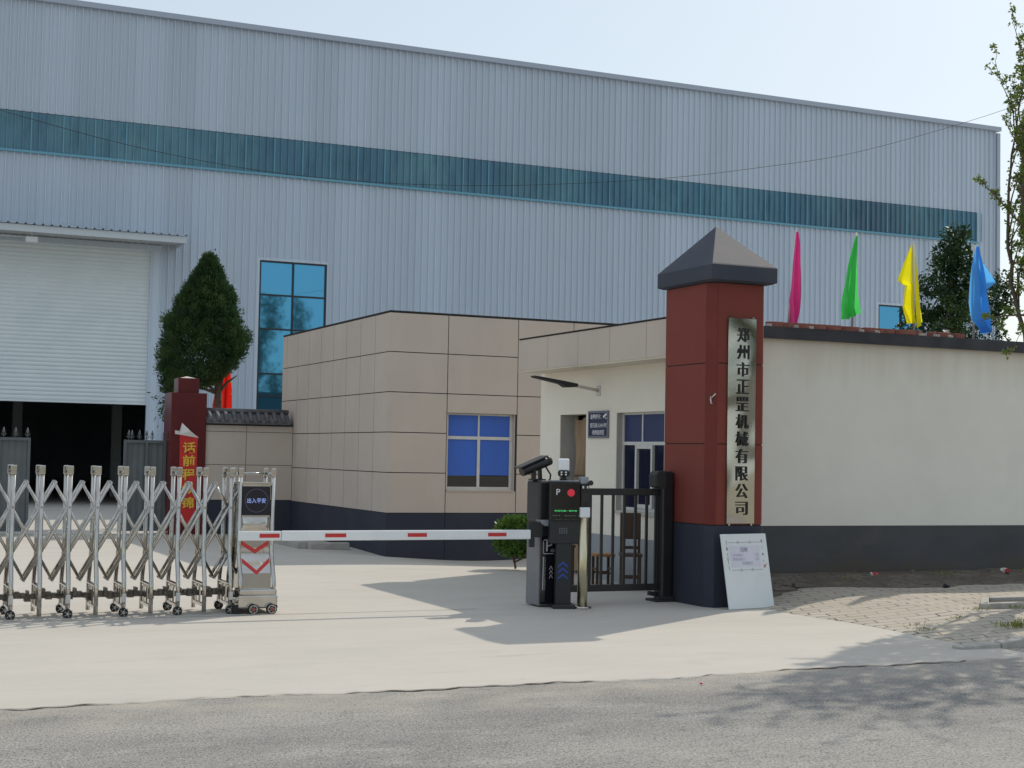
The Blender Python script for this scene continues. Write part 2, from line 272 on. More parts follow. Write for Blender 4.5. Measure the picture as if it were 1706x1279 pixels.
def leafmat(name, a, b, scale, trans=0.3, rough=0.55):
    m = mat(name, a, rough, 0, b, scale, 5, 0.38, 0.62, trans=trans, spec=0.15); return m
M['conifer'] = leafmat('conifer', (0.032, 0.070, 0.032), (0.095, 0.15, 0.045), 1.8, 0.25, 0.6)
M['dark_leaf'] = leafmat('dark_leaf', (0.022, 0.05, 0.024), (0.065, 0.115, 0.035), 2.0, 0.2, 0.4)
M['young_leaf'] = leafmat('young_leaf', (0.16, 0.22, 0.05), (0.30, 0.36, 0.10), 3.0, 0.45)
M['bush_leaf'] = leafmat('bush_leaf', (0.06, 0.13, 0.025), (0.16, 0.27, 0.05), 6.0, 0.25, 0.35)
M['grass_leaf'] = leafmat('grass_leaf', (0.16, 0.20, 0.05), (0.30, 0.30, 0.09), 6.0, 0.3)
M['poplar_leaf'] = leafmat('poplar_leaf', (0.04, 0.075, 0.025), (0.08, 0.12, 0.04), 2.0, 0.25)

def paving():
    m = bpy.data.materials.new('paving'); m.use_nodes = True; nt = m.node_tree; L = nt.links; p = nt.nodes['Principled BSDF']
    p.inputs['Roughness'].default_value = 0.9; p.inputs['Specular IOR Level'].default_value = 0.3
    tc = nadd(m, 'ShaderNodeTexCoord')
    mp = nadd(m, 'ShaderNodeMapping'); mp.inputs['Rotation'].default_value = (0, 0, R(21)); L.new(tc.outputs['Object'], mp.inputs[0])
    nz = nadd(m, 'ShaderNodeTexNoise'); nz.inputs['Scale'].default_value = 3; L.new(tc.outputs['Object'], nz.inputs[0])
    mv = nadd(m, 'ShaderNodeMix'); mv.data_type = 'RGBA'; mv.inputs[0].default_value = 0.06; L.new(mp.outputs[0], mv.inputs[6]); L.new(nz.outputs[1], mv.inputs[7])
    b = nadd(m, 'ShaderNodeTexBrick'); L.new(mv.outputs[2], b.inputs[0])
    b.inputs['Color1'].default_value = (0.37, 0.335, 0.28, 1); b.inputs['Color2'].default_value = (0.45, 0.41, 0.345, 1); b.inputs['Mortar'].default_value = (0.08, 0.07, 0.06, 1)
    b.inputs['Scale'].default_value = 1.0; b.inputs['Brick Width'].default_value = 0.31; b.inputs['Row Height'].default_value = 0.155; b.inputs['Mortar Size'].default_value = 0.012
    b.inputs['Mortar Smooth'].default_value = 0.5; b.inputs['Bias'].default_value = 0.0; b.offset = 0.5
    n = nadd(m, 'ShaderNodeTexNoise'); n.inputs['Scale'].default_value = 1.4; n.inputs['Detail'].default_value = 9; L.new(tc.outputs['Object'], n.inputs[0])
    mr = nadd(m, 'ShaderNodeMapRange'); mr.inputs[1].default_value = 0.42; mr.inputs[2].default_value = 0.62; mr.inputs[4].default_value = 0.72; L.new(n.outputs[0], mr.inputs[0])
    mx = nadd(m, 'ShaderNodeMix'); mx.data_type = 'RGBA'; L.new(mr.outputs[0], mx.inputs[0]); L.new(b.outputs[0], mx.inputs[6]); mx.inputs[7].default_value = (0.41, 0.37, 0.305, 1)
    L.new(mx.outputs[2], p.inputs['Base Color'])
    bp = nadd(m, 'ShaderNodeBump'); bp.inputs['Strength'].default_value = 0.5; bp.inputs['Distance'].default_value = 0.01; bp.invert = True
    L.new(b.outputs['Fac'], bp.inputs['Height']); L.new(bp.outputs[0], p.inputs['Normal'])
    return m
M['paving'] = paving()

# ------------------------------------------------------------------ builders
def tag(o, label=None, cat=None, group=None, kind=None):
    if label: o['label'] = label
    if cat: o['category'] = cat
    if group: o['group'] = group
    if kind: o['kind'] = kind
    return o
def thing(name, loc, label, cat, group=None):
    o = bpy.data.objects.new(name, None); COL.objects.link(o); o.location = loc; o.empty_display_size = 0.2
    return tag(o, label, cat, group)
def wloc(o):
    v = Vector((0, 0, 0))
    while o is not None: v += o.location; o = o.parent
    return v

class MB:
    def __init__(s): s.v = []; s.f = []; s.sm = []
    def add(s, vs, fs, smooth=False):
        b = len(s.v); s.v += [tuple(p) for p in vs]; s.f += [tuple(i + b for i in f) for f in fs]; s.sm += [smooth] * len(fs); return s
    def box(s, x0, x1, y0, y1, z0, z1):
        return s.add([(x0, y0, z0), (x1, y0, z0), (x1, y1, z0), (x0, y1, z0), (x0, y0, z1), (x1, y0, z1), (x1, y1, z1), (x0, y1, z1)],
              [(0, 3, 2, 1), (4, 5, 6, 7), (0, 1, 5, 4), (1, 2, 6, 5), (2, 3, 7, 6), (3, 0, 4, 7)])
    def rbox(s, x0, x1, y0, y1, z0, z1, b=0.01):
        bm = bmesh.new(); bmesh.ops.create_cube(bm, size=1)
        for v in bm.verts: v.co = Vector(((x0 + x1) / 2 + v.co.x * (x1 - x0), (y0 + y1) / 2 + v.co.y * (y1 - y0), (z0 + z1) / 2 + v.co.z * (z1 - z0)))
        bmesh.ops.bevel(bm, geom=list(bm.edges), offset=b, segments=2, affect='EDGES', profile=0.5)
        return s.bm(bm)
    def bm(s, bm, mtx=None, smooth=False):
        bm.verts.index_update()
        vs = [(mtx @ v.co if mtx else v.co) for v in bm.verts]
        s.add(vs, [[v.index for v in f.verts] for f in bm.faces], smooth); bm.free(); return s
    def bar(s, a, b, w, h, up=(0, 0, 1)):
        a = Vector(a); b = Vector(b); d = (b - a).normalized(); up = Vector(up)
        if abs(d.dot(up)) > 0.99: up = Vector((0, 1, 0))
        sx = d.cross(up).normalized() * w / 2; uy = sx.cross(d).normalized() * h / 2
        vs = [p + i * sx + j * uy for p in (a, b) for (i, j) in ((-1, -1), (1, -1), (1, 1), (-1, 1))]
        return s.add(vs, [(0, 1, 2, 3), (7, 6, 5, 4), (0, 4, 5, 1), (1, 5, 6, 2), (2, 6, 7, 3), (3, 7, 4, 0)])
    def tube(s, pts, r, n=10, cap=True):
        pts = [Vector(p) for p in pts]; k = len(pts)
        rs = r if isinstance(r, (list, tuple)) else [r] * k
        vs = []; ref = None
        for i, p in enumerate(pts):
            d = (pts[min(i + 1, k - 1)] - pts[max(i - 1, 0)]).normalized()
            if ref is None: ref = Vector((0, 0, 1)) if abs(d.z) < 0.9 else Vector((0, 1, 0))
            x = d.cross(ref).normalized(); y = x.cross(d).normalized(); ref = y
            for j in range(n):
                a = 2 * math.pi * j / n; vs.append(p + rs[i] * (x * math.cos(a) + y * math.sin(a)))
        fs = [(i * n + j, i * n + (j + 1) % n, (i + 1) * n + (j + 1) % n, (i + 1) * n + j) for i in range(k - 1) for j in range(n)]
        s.add(vs, fs, True)
        if cap:
            b = len(s.v) - len(vs)
            s.f.append(tuple(b + j for j in range(n))[::-1]); s.sm.append(False)
            s.f.append(tuple(b + (k - 1) * n + j for j in range(n))); s.sm.append(False)
        return s
    def prism(s, poly, axis, a, b):
        """2-D outline swept along an axis ('x','y','z') from a to b"""
        n = len(poly)
        def P(u, v, w): return {'x': (w, u, v), 'y': (u, w, v), 'z': (u, v, w)}[axis]
        vs = [P(u, v, a) for u, v in poly] + [P(u, v, b) for u, v in poly]
        fs = [tuple(range(n))[::-1], tuple(range(n, 2 * n))] + [(i, (i + 1) % n, n + (i + 1) % n, n + i) for i in range(n)]
        return s.add(vs, fs)
    def disc(s, c, r, axis, t, n=20):
        """solid disc/cylinder centred at c along axis with thickness t"""
        d = {'x': Vector((1, 0, 0)), 'y': Vector((0, 1, 0)), 'z': Vector((0, 0, 1))}[axis]; c = Vector(c)
        return s.tube([c - d * t / 2, c + d * t / 2], r, n)
    def build(s, name, m, parent=None, bevel=0.0, fixn=False):
        me = bpy.data.meshes.new(name); o = bpy.data.objects.new(name, me); COL.objects.link(o)
        off = Vector((0, 0, 0))
        if parent is not None: o.parent = parent; off = wloc(parent)
        me.from_pydata([(x - off.x, y - off.y, z - off.z) for x, y, z in s.v], [], s.f)
        me.polygons.foreach_set('use_smooth', s.sm)
        me.materials.append(m if not isinstance(m, str) else M[m])
        if fixn:
            bm = bmesh.new(); bm.from_mesh(me); bmesh.ops.recalc_face_normals(bm, faces=bm.faces); bm.to_mesh(me); bm.free()
        if bevel:
            md = o.modifiers.new('b', 'BEVEL'); md.width = bevel; md.segments = 2; md.limit_method = 'ANGLE'; md.angle_limit = R(40)
        me.update(); return o

def text_mb(mb, body, centre, right, up, width=None, height=None, bold=0.0, thick=0.0015, xbold=0.0):
    """lettering as thin solid glyphs centred at a point, spanned by the two directions"""
    c = bpy.data.curves.new('lettering', 'FONT'); c.body = body; c.size = 1.0; c.offset = bold; c.resolution_u = 3
    o = bpy.data.objects.new('lettering', c); COL.objects.link(o)
    dg = bpy.context.evaluated_depsgraph_get(); dg.update()
    me = bpy.data.meshes.new_from_object(o.evaluated_get(dg))
    vs = [v.co.copy() for v in me.vertices]; fs = [tuple(p.vertices) for p in me.polygons]
    bpy.data.objects.remove(o); bpy.data.curves.remove(c); bpy.data.meshes.remove(me)
    x0, x1 = min(v.x for v in vs), max(v.x for v in vs); y0, y1 = min(v.y for v in vs), max(v.y for v in vs)
    sx = (width / (x1 - x0)) if width else None; sy = (height / (y1 - y0)) if height else None
    if sx is None: sx = sy
    if sy is None: sy = sx
    right = Vector(right); up = Vector(up); nrm = right.cross(up); centre = Vector(centre)
    shifts = [0.0] if not xbold else [-xbold, 0.0, xbold]
    for k, sh in enumerate(shifts):
        pts = [centre + right * ((v.x - (x0 + x1) / 2) * sx + sh) + up * ((v.y - (y0 + y1) / 2) * sy) + nrm * (thick * (1 + 0.35 * k)) for v in vs]
        mb.add(pts, fs)
    return mb

def np_mesh(name, verts, faces, m, parent=None):
    me = bpy.data.meshes.new(name); o = bpy.data.objects.new(name, me); COL.objects.link(o)
    off = np.zeros(3)
    if parent is not None: o.parent = parent; off = np.array(wloc(parent))
    verts = np.asarray(verts, dtype=np.float32) - off; faces = np.asarray(faces, dtype=np.int32); k = faces.shape[1]
    me.vertices.add(len(verts)); me.vertices.foreach_set('co', verts.astype(np.float32).ravel())
    me.loops.add(faces.size); me.loops.foreach_set('vertex_index', faces.ravel())
    me.polygons.add(len(faces)); me.polygons.foreach_set('loop_start', np.arange(0, faces.size, k, dtype=np.int32))
    me.materials.append(M[m]); me.update(calc_edges=True); me.validate(); return o

def leaves(centres, dirs, length, width, rng, fold=0.25):
    """diamond leaf faces: centres (n,3), pointing along dirs with random roll"""
    n = len(centres); d = dirs / np.linalg.norm(dirs, axis=1, keepdims=True)
    r = rng.normal(size=(n, 3)); s = np.cross(d, r); s /= np.linalg.norm(s, axis=1, keepdims=True)
    L = length * rng.uniform(0.7, 1.3, (n, 1)); W = width * rng.uniform(0.7, 1.3, (n, 1))
    nn = np.cross(d, s)
    v = np.stack([centres, centres + d * L * 0.5 + s * W * 0.5 + nn * W * fold, centres + d * L, centres + d * L * 0.5 - s * W * 0.5 + nn * W * fold], 1).reshape(-1, 3)
    f = np.arange(4 * n).reshape(-1, 4); return v, f

# ================================================================== GROUND
def dip(x, y):
    d2 = ((x - 10.4) / 1.9) ** 2 + ((y - 23.6) / 2.2) ** 2
    return -0.17 * math.exp(-d2)
def grid_sheet(name, xs, ys, zf, m, kind='structure', parent=None):
    v = [(x, y, zf(x, y)) for y in ys for x in xs]; w = len(xs)
    f = [(j * w + i, j * w + i + 1, (j + 1) * w + i + 1, (j + 1) * w + i) for j in range(len(ys) - 1) for i in range(w - 1)]
    b = MB(); b.add(v, f, True); o = b.build(name, m, parent); return tag(o, kind=kind) if kind else o
MB().box(-900, 900, -900, 900, -0.6, -0.3).build('ground', 'earth')['kind'] = 'structure'
def edge_y(x): return 10.22 + 0.05 * math.sin(x * 0.9) + 0.03 * math.sin(x * 2.7 + 1) + 0.018 * math.sin(x * 9.1) + 0.012 * math.sin(x * 23.7 + 2) - 0.012 * max(0.0, 2.0 - x)
# road: sheet under the apron's edge
tag(MB().add([(-200, -9, 0), (200, -9, 0), (200, 11.0, 0), (-200, 11.0, 0)], [(0, 1, 2, 3)]).build('road', 'asphalt'), kind='structure')
tag(MB().box(-200, 200, -9.4, -9.0, -0.3, 0.12).build('kerb', 'kerbstone'), kind='structure')
# concrete apron and yard
xs = sorted(set([-200, -60, -30, -15] + [round(-8 + 0.12 * i, 3) for i in range(150)] + [9.86]))
ya = [10.19, 10.22, 10.6, 11.5, 13, 15.2]
v = []; w = len(xs)
for y in ya:
    for x in xs: v.append((x, edge_y(x) - .035 if y == 10.19 else edge_y(x) if y == 10.22 else y, 0.001 if y == 10.19 else 0.006))
tag(MB().add(v, [(j * w + i, j * w + i + 1, (j + 1) * w + i + 1, (j + 1) * w + i) for j in range(len(ya) - 1) for i in range(w - 1)]).build('apron', 'concrete'), kind='structure')
xs2 = [-200, -60, -20, 0, 5, 7] + [7.5 + 0.3 * i for i in range(24)] + [20, 60, 200]
ys2 = [15.2, 17, 19, 20] + [20.4 + 0.3 * i for i in range(22)] + [30, 44.97, 90]
grid_sheet('yard', xs2, ys2, lambda x, y: 0.006 + dip(x, y), 'concrete')
jt = MB()
for i in range(60):
    x = 1.0 + i * 0.092; jt.add([(x, 15.222 + 0.004 * math.sin(x * 7), 0.0105), (x + 0.0925, 15.222 + 0.004 * math.sin((x + .092) * 7), 0.0105), (x + 0.0925, 15.234 + 0.004 * math.sin((x + .092) * 7), 0.0105), (x, 15.234 + 0.004 * math.sin(x * 7), 0.0105)], [(0, 1, 2, 3)])
tag(jt.build('expansion_joint', 'groove'), kind='structure')
# dirt seam along the edge of the apron
sm_ = MB(); rs = random.Random(3)
def seam_w(x): return max(0.0025, 0.011 + 0.010 * math.sin(x * 1.7 + .6) + 0.006 * math.sin(x * 5.3) + 0.004 * math.sin(x * 17.1) + 0.003 * math.sin(x * 41))
sv = [(x, edge_y(x) - .018 + (seam_w(x) * .3 if k else -seam_w(x)), 0.0095) for x in [-4 + .03 * i for i in range(460)] for k in (0, 1)]
sm_.add(sv, [(2 * i, 2 * i + 2, 2 * i + 3, 2 * i + 1) for i in range(459)])
tag(sm_.build('dirt_seam', mat('dirt_brown', (0.16, 0.135, 0.105), 0.95, 0, (0.24, 0.21, 0.17), 8)), kind='structure')
# pavement with paving stones
def pz(x, y): return 0.012 + 0.125 * min(1, max(0, (x - 9.75) / 1.1)) ** 1.2
def left_x(y): return 9.80 + 0.05 * math.sin(y * 2.1) + 0.14 * max(0, y - 14.0) ** 1.2
pv = []; ys3 = [10.96 + 0.17 * i for i in range(27)]; us = [-1] + [i / 60 for i in range(61)]
for y in ys3:
    for u in us:
        x = left_x(y) + (60 - left_x(y)) * u ** 2.2 if u >= 0 else left_x(y) - .03; pv.append((x, y, (pz(x, y) + 0.006 * math.sin(x * 3 + y * 2) * min(1, max(0, (x - 9.9))) if u >= 0 else .0065)))
w = len(us)
tag(MB().add(pv, [(j * w + i, j * w + i + 1, (j + 1) * w + i + 1, (j + 1) * w + i) for j in range(len(ys3) - 1) for i in range(w - 1)], True).build('pavement', 'paving'), kind='structure')
# kerb along the road: rises out of the apron; several stones, slightly out of line
kb = MB(); x = 9.42
while x < 40:
    l = 0.48 if x < 10.9 else 0.98; h0 = pz(x + .05, 0) + 0.02; h1 = pz(x + l + .05, 0) + 0.02; j = rs.uniform(-.012, .012)
    y0, y1 = 10.84 + j, 10.97 + j
    kb.add([(x, y0, -.1), (x + l, y0, -.1), (x + l, y1, -.1), (x, y1, -.1), (x, y0 + .015, h0), (x + l, y0 + .015, h1), (x + l, y1, h1 + .004), (x, y1, h0 + .004)],
       [(0, 3, 2, 1), (4, 5, 6, 7), (0, 1, 5, 4), (1, 2, 6, 5), (2, 3, 7, 6), (3, 0, 4, 7)]); x += l + .02
tag(kb.build('kerb', 'kerbstone', bevel=0.012), kind='structure')
# heap of soil along the wall
rng = np.random.default_rng(5)
ns = [(rng.uniform(2, 9), rng.uniform(3, 12), rng.uniform(0, 6), rng.uniform(0.3, 1)) for _ in range(12)]
def soil_z(x, y):
    t = min(1, max(0, (y - 15.2 + 0.25 * math.sin(x * 1.1)) / 0.9)); n = sum(a * math.sin(fx * x + fy * y + ph) for fx, fy, ph, a in ns) / 6
    e = min(1, max(0, (x - 9.9) / 0.5))
    return e * (t * 0.13 + n * 0.028 * (0.25 + t)) + pz(x, y) * 0.85 - 0.008
grid_sheet('soil_strip', [9.9 + 0.055 * i for i in range(150)] + [19 + i for i in range(30)], [15.12 + 0.06 * i for i in range(22)], soil_z, 'soil')

# ================================================================== FACTORY
FY = 45.0
fac = thing('factory_building', (24, 45, 0), 'long grey-blue corrugated metal factory hall with a teal skylight strip', 'factory')
def corr(mb, x0, x1, z0, z1, y=FY, pitch=0.225, depth=0.075, phase=3.96):
    k0 = math.floor((x0 - phase) / pitch); pr = []
    for k in range(k0, int((x1 - phase) / pitch) + 2):
        b = phase + k * pitch
        pr += [(b - 0.025, 0), (b - 0.012, depth), (b + 0.012, depth), (b + 0.025, 0), (b + 0.075, 0), (b + 0.08, 0.005), (b + 0.095, 0.005), (b + 0.1, 0), (b + 0.135, 0), (b + 0.14, 0.005), (b + 0.155, 0.005), (b + 0.16, 0)]
    pr = [(x, d) for x, d in pr if x0 < x < x1]; pr = [(x0, 0)] + pr + [(x1, 0)]
    n = len(pr); vs = [(x, y - d, z0) for x, d in pr] + [(x, y - d, z1) for x, d in pr]
    mb.add(vs, [(i, i + 1, n + i + 1, n + i) for i in range(n - 1)])
X0, X1 = -14.0, 40.75
DX0, DX1 = 2.3, 8.41        # roller door
W1 = (11.70, 13.84); W2 = (35.12, 37.26)
wall = MB()
corr(wall, X0, X1, 11.38, 14.635)
corr(wall, 39.8, X1, 10.2, 11.38); corr(wall, X0, -6.0, 10.2, 11.38)
corr(wall, X0, DX0, 0.0, 10.2); corr(wall, DX0, DX1, 7.62, 10.2); corr(wall, DX1, W1[0], 0.0, 10.2)
corr(wall, W1[0], W1[1], 7.55, 10.2); corr(wall, W1[0], W1[1], 0.0, 0.9); corr(wall, W1[1], W2[0], 0, 10.2)
corr(wall, W2[0], W2[1], 7.55, 10.2); corr(wall, W2[0], W2[1], 0.0, 0.9); corr(wall, W2[1], X1, 0, 10.2)
wall.build('wall', 'cladding_metal', fac)
sk = MB(); corr(sk, -6.0, 39.8, 10.24, 11.36, y=FY - 0.012, depth=0.08); sk.build('skylight_strip', 'teal_plastic', fac)
sk2 = MB()
for k in range(-11, 40): xx = 3.96 + 0.9 * k + 0.9; sk2.box(xx - 0.016, xx + 0.016, FY - 0.10, FY - 0.09, 10.26, 11.34)
sk2.box(-6, 39.8, FY - 0.105, FY - 0.012, 10.17, 10.24)
sk2.build('skylight_joint', 'teal_light', fac)
tr = MB(); tr.box(X0, X1 + 0.12, FY - 0.16, FY + 0.3, 14.63, 14.79); tr.box(X1 - 0.03, X1 + 0.12, FY - 0.10, FY + 0.12, 0, 14.555); tr.build('roof_trim', 'trim_metal', fac)
rf = MB(); rf.add([(X0, FY + .3, 14.7), (X1, FY + .3, 14.7), (X1, FY + 15, 15.6), (X0, FY + 15, 15.6), (X1, FY + 30, 14.7), (X0, FY + 30, 14.7)], [(0, 1, 2, 3), (3, 2, 4, 5)]); rf.build('roof', 'cladding_metal', fac)
ew = MB(); ew.add([(X1, FY + .12, 0), (X1, FY + 30, 0), (X1, FY + 30, 14.7), (X1, FY + 15, 15.6), (X1, FY + .12, 14.7)], [(0, 1, 2, 3, 4)])
ew.add([(X0, FY, 0), (X0, FY + 30, 0), (X0, FY + 30, 14.7), (X0, FY + 15, 15.6), (X0, FY, 14.7)], [(4, 3, 2, 1, 0)])
ew.add([(X0, FY + 30, 0), (X1, FY + 30, 0), (X1, FY + 30, 14.7), (X0, FY + 30, 14.7)], [(3, 2, 1, 0)])
ew.build('end_wall', 'cladding_metal', fac)
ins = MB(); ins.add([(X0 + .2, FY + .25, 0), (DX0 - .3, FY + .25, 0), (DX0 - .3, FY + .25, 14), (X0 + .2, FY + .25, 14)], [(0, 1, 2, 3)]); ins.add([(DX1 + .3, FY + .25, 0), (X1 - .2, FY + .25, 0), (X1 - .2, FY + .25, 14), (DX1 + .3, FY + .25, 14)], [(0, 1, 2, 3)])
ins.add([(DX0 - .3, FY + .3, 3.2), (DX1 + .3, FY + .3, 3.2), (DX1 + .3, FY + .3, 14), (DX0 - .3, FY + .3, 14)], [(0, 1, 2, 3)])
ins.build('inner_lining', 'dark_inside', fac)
col_ = MB()
for cx_ in (5.6, 8.9):
    col_.box(cx_ - .15, cx_ + .15, FY + 7.9, FY + 7.93, 0, 12); col_.box(cx_ - .15, cx_ + .15, FY + 8.17, FY + 8.2, 0, 12); col_.box(cx_ - .012, cx_ + .012, FY + 7.93, FY + 8.17, 0, 12)
col_.build('steel_column', 'steel_paint', fac)
# windows
def factory_window(x0, x1, z0, z1, zs):
    f = MB(); t = 0.05
    for x in (x0, (x0 + x1) / 2 - t / 2, x1 - t): f.box(x, x + t, FY - 0.045, FY + 0.03, z0, z1)
    for z in [z0] + zs + [z1 - t]:
        for a, b in ((x0 + t, (x0 + x1) / 2 - t / 2), ((x0 + x1) / 2 + t / 2, x1 - t)): f.box(a, b, FY - 0.043, FY + 0.028, z, z + t)
    o = f.build('window', 'black_frame', fac)
    s = MB(); s.box(x0 - 0.09, x0 - 0.002, FY - 0.06, FY + 0.02, z0, z1 + 0.09); s.box(x1 + 0.002, x1 + 0.05, FY - 0.06, FY + 0.02, z0, z1 + 0.09); s.box(x0 - 0.002, x1 + 0.002, FY - 0.057, FY + 0.02, z1 + 0.002, z1 + 0.088)
    s.build('surround', 'cladding_metal', o)
    p = MB()
    for k, (a, b) in enumerate(((x0 + t, (x0 + x1) / 2 - t / 2), ((x0 + x1) / 2 + t / 2, x1 - t))):
        zz = [z0] + zs + [z1]
        for i in range(len(zz) - 1):
            e1, e2 = rnd.uniform(-.006, .006), rnd.uniform(-.006, .006)
            p.add([(a, FY + e1, zz[i]), (b, FY - e1, zz[i]), (b, FY - e1 + e2, zz[i + 1]), (a, FY + e1 + e2, zz[i + 1])], [(0, 1, 2, 3)])
    p.build('pane', 'blue_glass', o)
factory_window(W1[0], W1[1], 0.9, 7.55, [2.02, 3.36, 4.04, 5.42, 6.47])
factory_window(W2[0], W2[1], 0.9, 7.55, [2.02, 3.36, 4.04, 5.42, 6.47])
# roller door half open
sd_ = MB(); z = 3.05; pr = []
while z < 7.6:
    pr += [(0.0, z), (-0.012, z + 0.012), (-0.026, z + 0.05), (-0.02, z + 0.09), (-0.004, z + 0.114)]; z += 0.122
n = len(pr)
sd_.add([(DX0, FY + 0.06 + d, zz) for d, zz in pr] + [(DX1, FY + 0.06 + d, zz) for d, zz in pr], [(i, n + i, n + i + 1, i + 1) for i in range(n - 1)])
sd_.box(DX0, DX1, FY + 0.01, FY + 0.08, 2.99, 3.05)
sd_.build('roller_door', 'shutter_metal', fac)
df = MB(); df.box(DX1 - 0.02, DX1 + 0.28, FY - 0.05, FY + 0.09, 0, 7.6); df.box(DX0 - 0.28, DX0 + 0.02, FY - 0.05, FY + 0.09, 0, 7.6); df.box(DX0 - 0.28, DX1 + 0.28, FY - 0.053, FY + 0.085, 7.603, 7.76)
df.build('door_frame', 'cladding_metal', fac)
# canopy over the door
cn = MB(); cx0, cx1 = 1.4, 9.14
prc = []; x = cx0
while x < cx1 - 0.02:
    prc += [(x, 0), (x + 0.15, 0), (x + 0.17, 0.045), (x + 0.2, 0.045), (x + 0.22, 0)]; x += 0.235
prc = [(a, b) for a, b in prc if a < cx1] + [(cx1 + .05, 0)]
n = len(prc)
cn.add([(a, FY - 0.05, 8.09 + h) for a, h in prc] + [(a, 43.52, 7.90 + h) for a, h in prc], [(i, i + 1, n + i + 1, n + i) for i in range(n - 1)])
can = cn.build('canopy', 'canopy_metal', fac)
fa = MB(); fa.box(cx0, cx1, 43.58, 43.62, 7.70, 7.895); fa.box(cx1 - .04, cx1, 43.62, FY - .05, 7.70, 7.88); fa.build('fascia', 'canopy_metal', can)
un = MB(); un.add([(cx0, 43.62, 7.74), (cx1 - .04, 43.62, 7.74), (cx1 - .04, FY - .05, 7.80), (cx0, FY - .05, 7.80)], [(0, 1, 2, 3)]); un.build('underside', 'canopy_under', can)
lb = MB(); lb.rbox(4.70, 5.03, 43.9, 44.1, 7.46, 7.62, .015); lb.tube([(4.87, 44.0, 7.61), (4.87, 44.0, 7.78)], .02, 8); lb.tube([(2.5, 44.0, 7.60), (4.70, 44.0, 7.60)], .012, 6)
lb.build('light_box', 'white_paint', can)

# ================================================================== TAN BUILDING
TX, TY = 8.6, 24.2
tan = thing('office_building', (13, 27, 0), 'single-storey flat-roofed building clad in beige panels with one blue-blinded window', 'building')
core = MB(); ZP = 0.68; ZT = 4.13
wx0, wx1, wz0, wz1 = 9.69, 10.99, 1.08, 2.42
# core with window hole on the front
core.box(TX + .015, wx0, TY + .015, TY + .3, -.4, ZT - .02); core.box(wx1, 18, TY + .015, TY + .3, -.4, ZT - .02)
core.box(wx0, wx1, TY + .015, TY + .3, -.4, wz0 - .02); core.box(wx0, wx1, TY + .015, TY + .3, wz1, ZT - .02)
core.box(TX + .015, TX + .3, TY + .302, 30.9, -.4, ZT - .02); core.box(TX + .302, 18, 30.6, 30.9, -.4, ZT - .02); core.box(17.7, 18, TY + .302, 30.598, -.4, ZT - .02)
core.build('wall', 'groove', tan)
rows = [ZP + 0.69 * i for i in range(6)]
fx = [TX, 9.68, 11.02, 12.12, 12.95, 14.0, 15.1, 16.2, 17.3, 18.0]; ly = [TY, 24.96, 25.76, 26.58, 27.38, 28.17, 28.98, 29.79, 30.6, 30.92]
g = 0.0075
pn = MB()
def fpanel(x0, x1, z0, z1): pn.box(x0 + g if x0 > TX else x0, x1 - g, TY, TY + .014, z0 + g, z1 - g)
for i in range(len(fx) - 1):
    for j in range(5):
        z0, z1 = rows[j], rows[j + 1]
        if i == 1:
            if z1 <= wz0 or z0 >= wz1: fpanel(fx[i], fx[i + 1], z0, z1)
            else:
                if z0 < wz0 - .05: fpanel(fx[i], fx[i + 1], z0, wz0 - .012)
                if z1 > wz1 + .05: fpanel(fx[i], fx[i + 1], wz1 - .004, z1)
        else: fpanel(fx[i], fx[i + 1], z0, z1)
for i in range(len(ly) - 1):
    for j in range(5): pn.box(TX, TX + .014, (ly[i] + g * 1.1) if i else TY + .0145, ly[i + 1] - g * 1.1, rows[j] + g, rows[j + 1] - g)
pn.build('cladding', 'tan_tile', tan)
pl = MB()
for a, b in ((TX - .004, 9.676), (9.684, 11.016), (11.024, 18)): pl.box(a, b, TY - .006, TY + .0145, -.4, ZP - .002)
pl.box(TX - .004, TX + .0145, TY + .015, 30.9, -.4, ZP - .002); pl.build('plinth', 'dark_plinth', tan)
rt = MB(); rt.box(TX + .0, 18, TY + .0, 30.92, ZT - .02, ZT + .02); rt.build('roof', 'groove', tan)
rv = MB(); rv.box(wx0, wx0 + .01, TY + .016, TY + .3, wz0, wz1); rv.box(wx1 - .01, wx1, TY + .016, TY + .3, wz0, wz1); rv.box(wx0 + .01, wx1 - .01, TY - .02, TY + .3, wz0 - .022, wz0)
win = MB(); t = .05; wy = TY + .10
win.box(wx0 + .01, wx0 + .01 + t, wy, wy + .06, wz0, wz1); win.box(wx1 - .01 - t, wx1 - .01, wy, wy + .06, wz0, wz1)
for z in (wz0, 1.965, wz1 - .03): win.box(wx0 + .01 + t, wx1 - .01 - t, wy + .002, wy + .058, z, z + (.055 if z < 2.3 else .03))
win.box(10.31, 10.36, wy + .004, wy + .056, wz0 + .055, 1.965); win.box(10.315, 10.345, wy + .004, wy + .056, 2.02, wz1 - .03)
wo_ = win.build('window', 'white_alu', tan); rv.build('sill', 'tan_tile', wo_)
pa = MB(); pa.box(wx0 + .06, wx1 - .06, wy + .03, wy + .036, wz0 + .05, 1.33); pa.build('pane', 'room_dark', wo_)
bl = MB(); bl.box(wx0 + .06, 10.31, wy + .026, wy + .034, 1.33, 1.965); bl.box(10.36, wx1 - .06, wy + .026, wy + .034, 1.34, 1.965)
bl.box(wx0 + .06, 10.315, wy + .026, wy + .034, 2.02, wz1 - .03); bl.box(10.345, wx1 - .06, wy + .026, wy + .034, 2.02, wz1 - .03)
bl.build('blind', 'blue_blind', wo_)

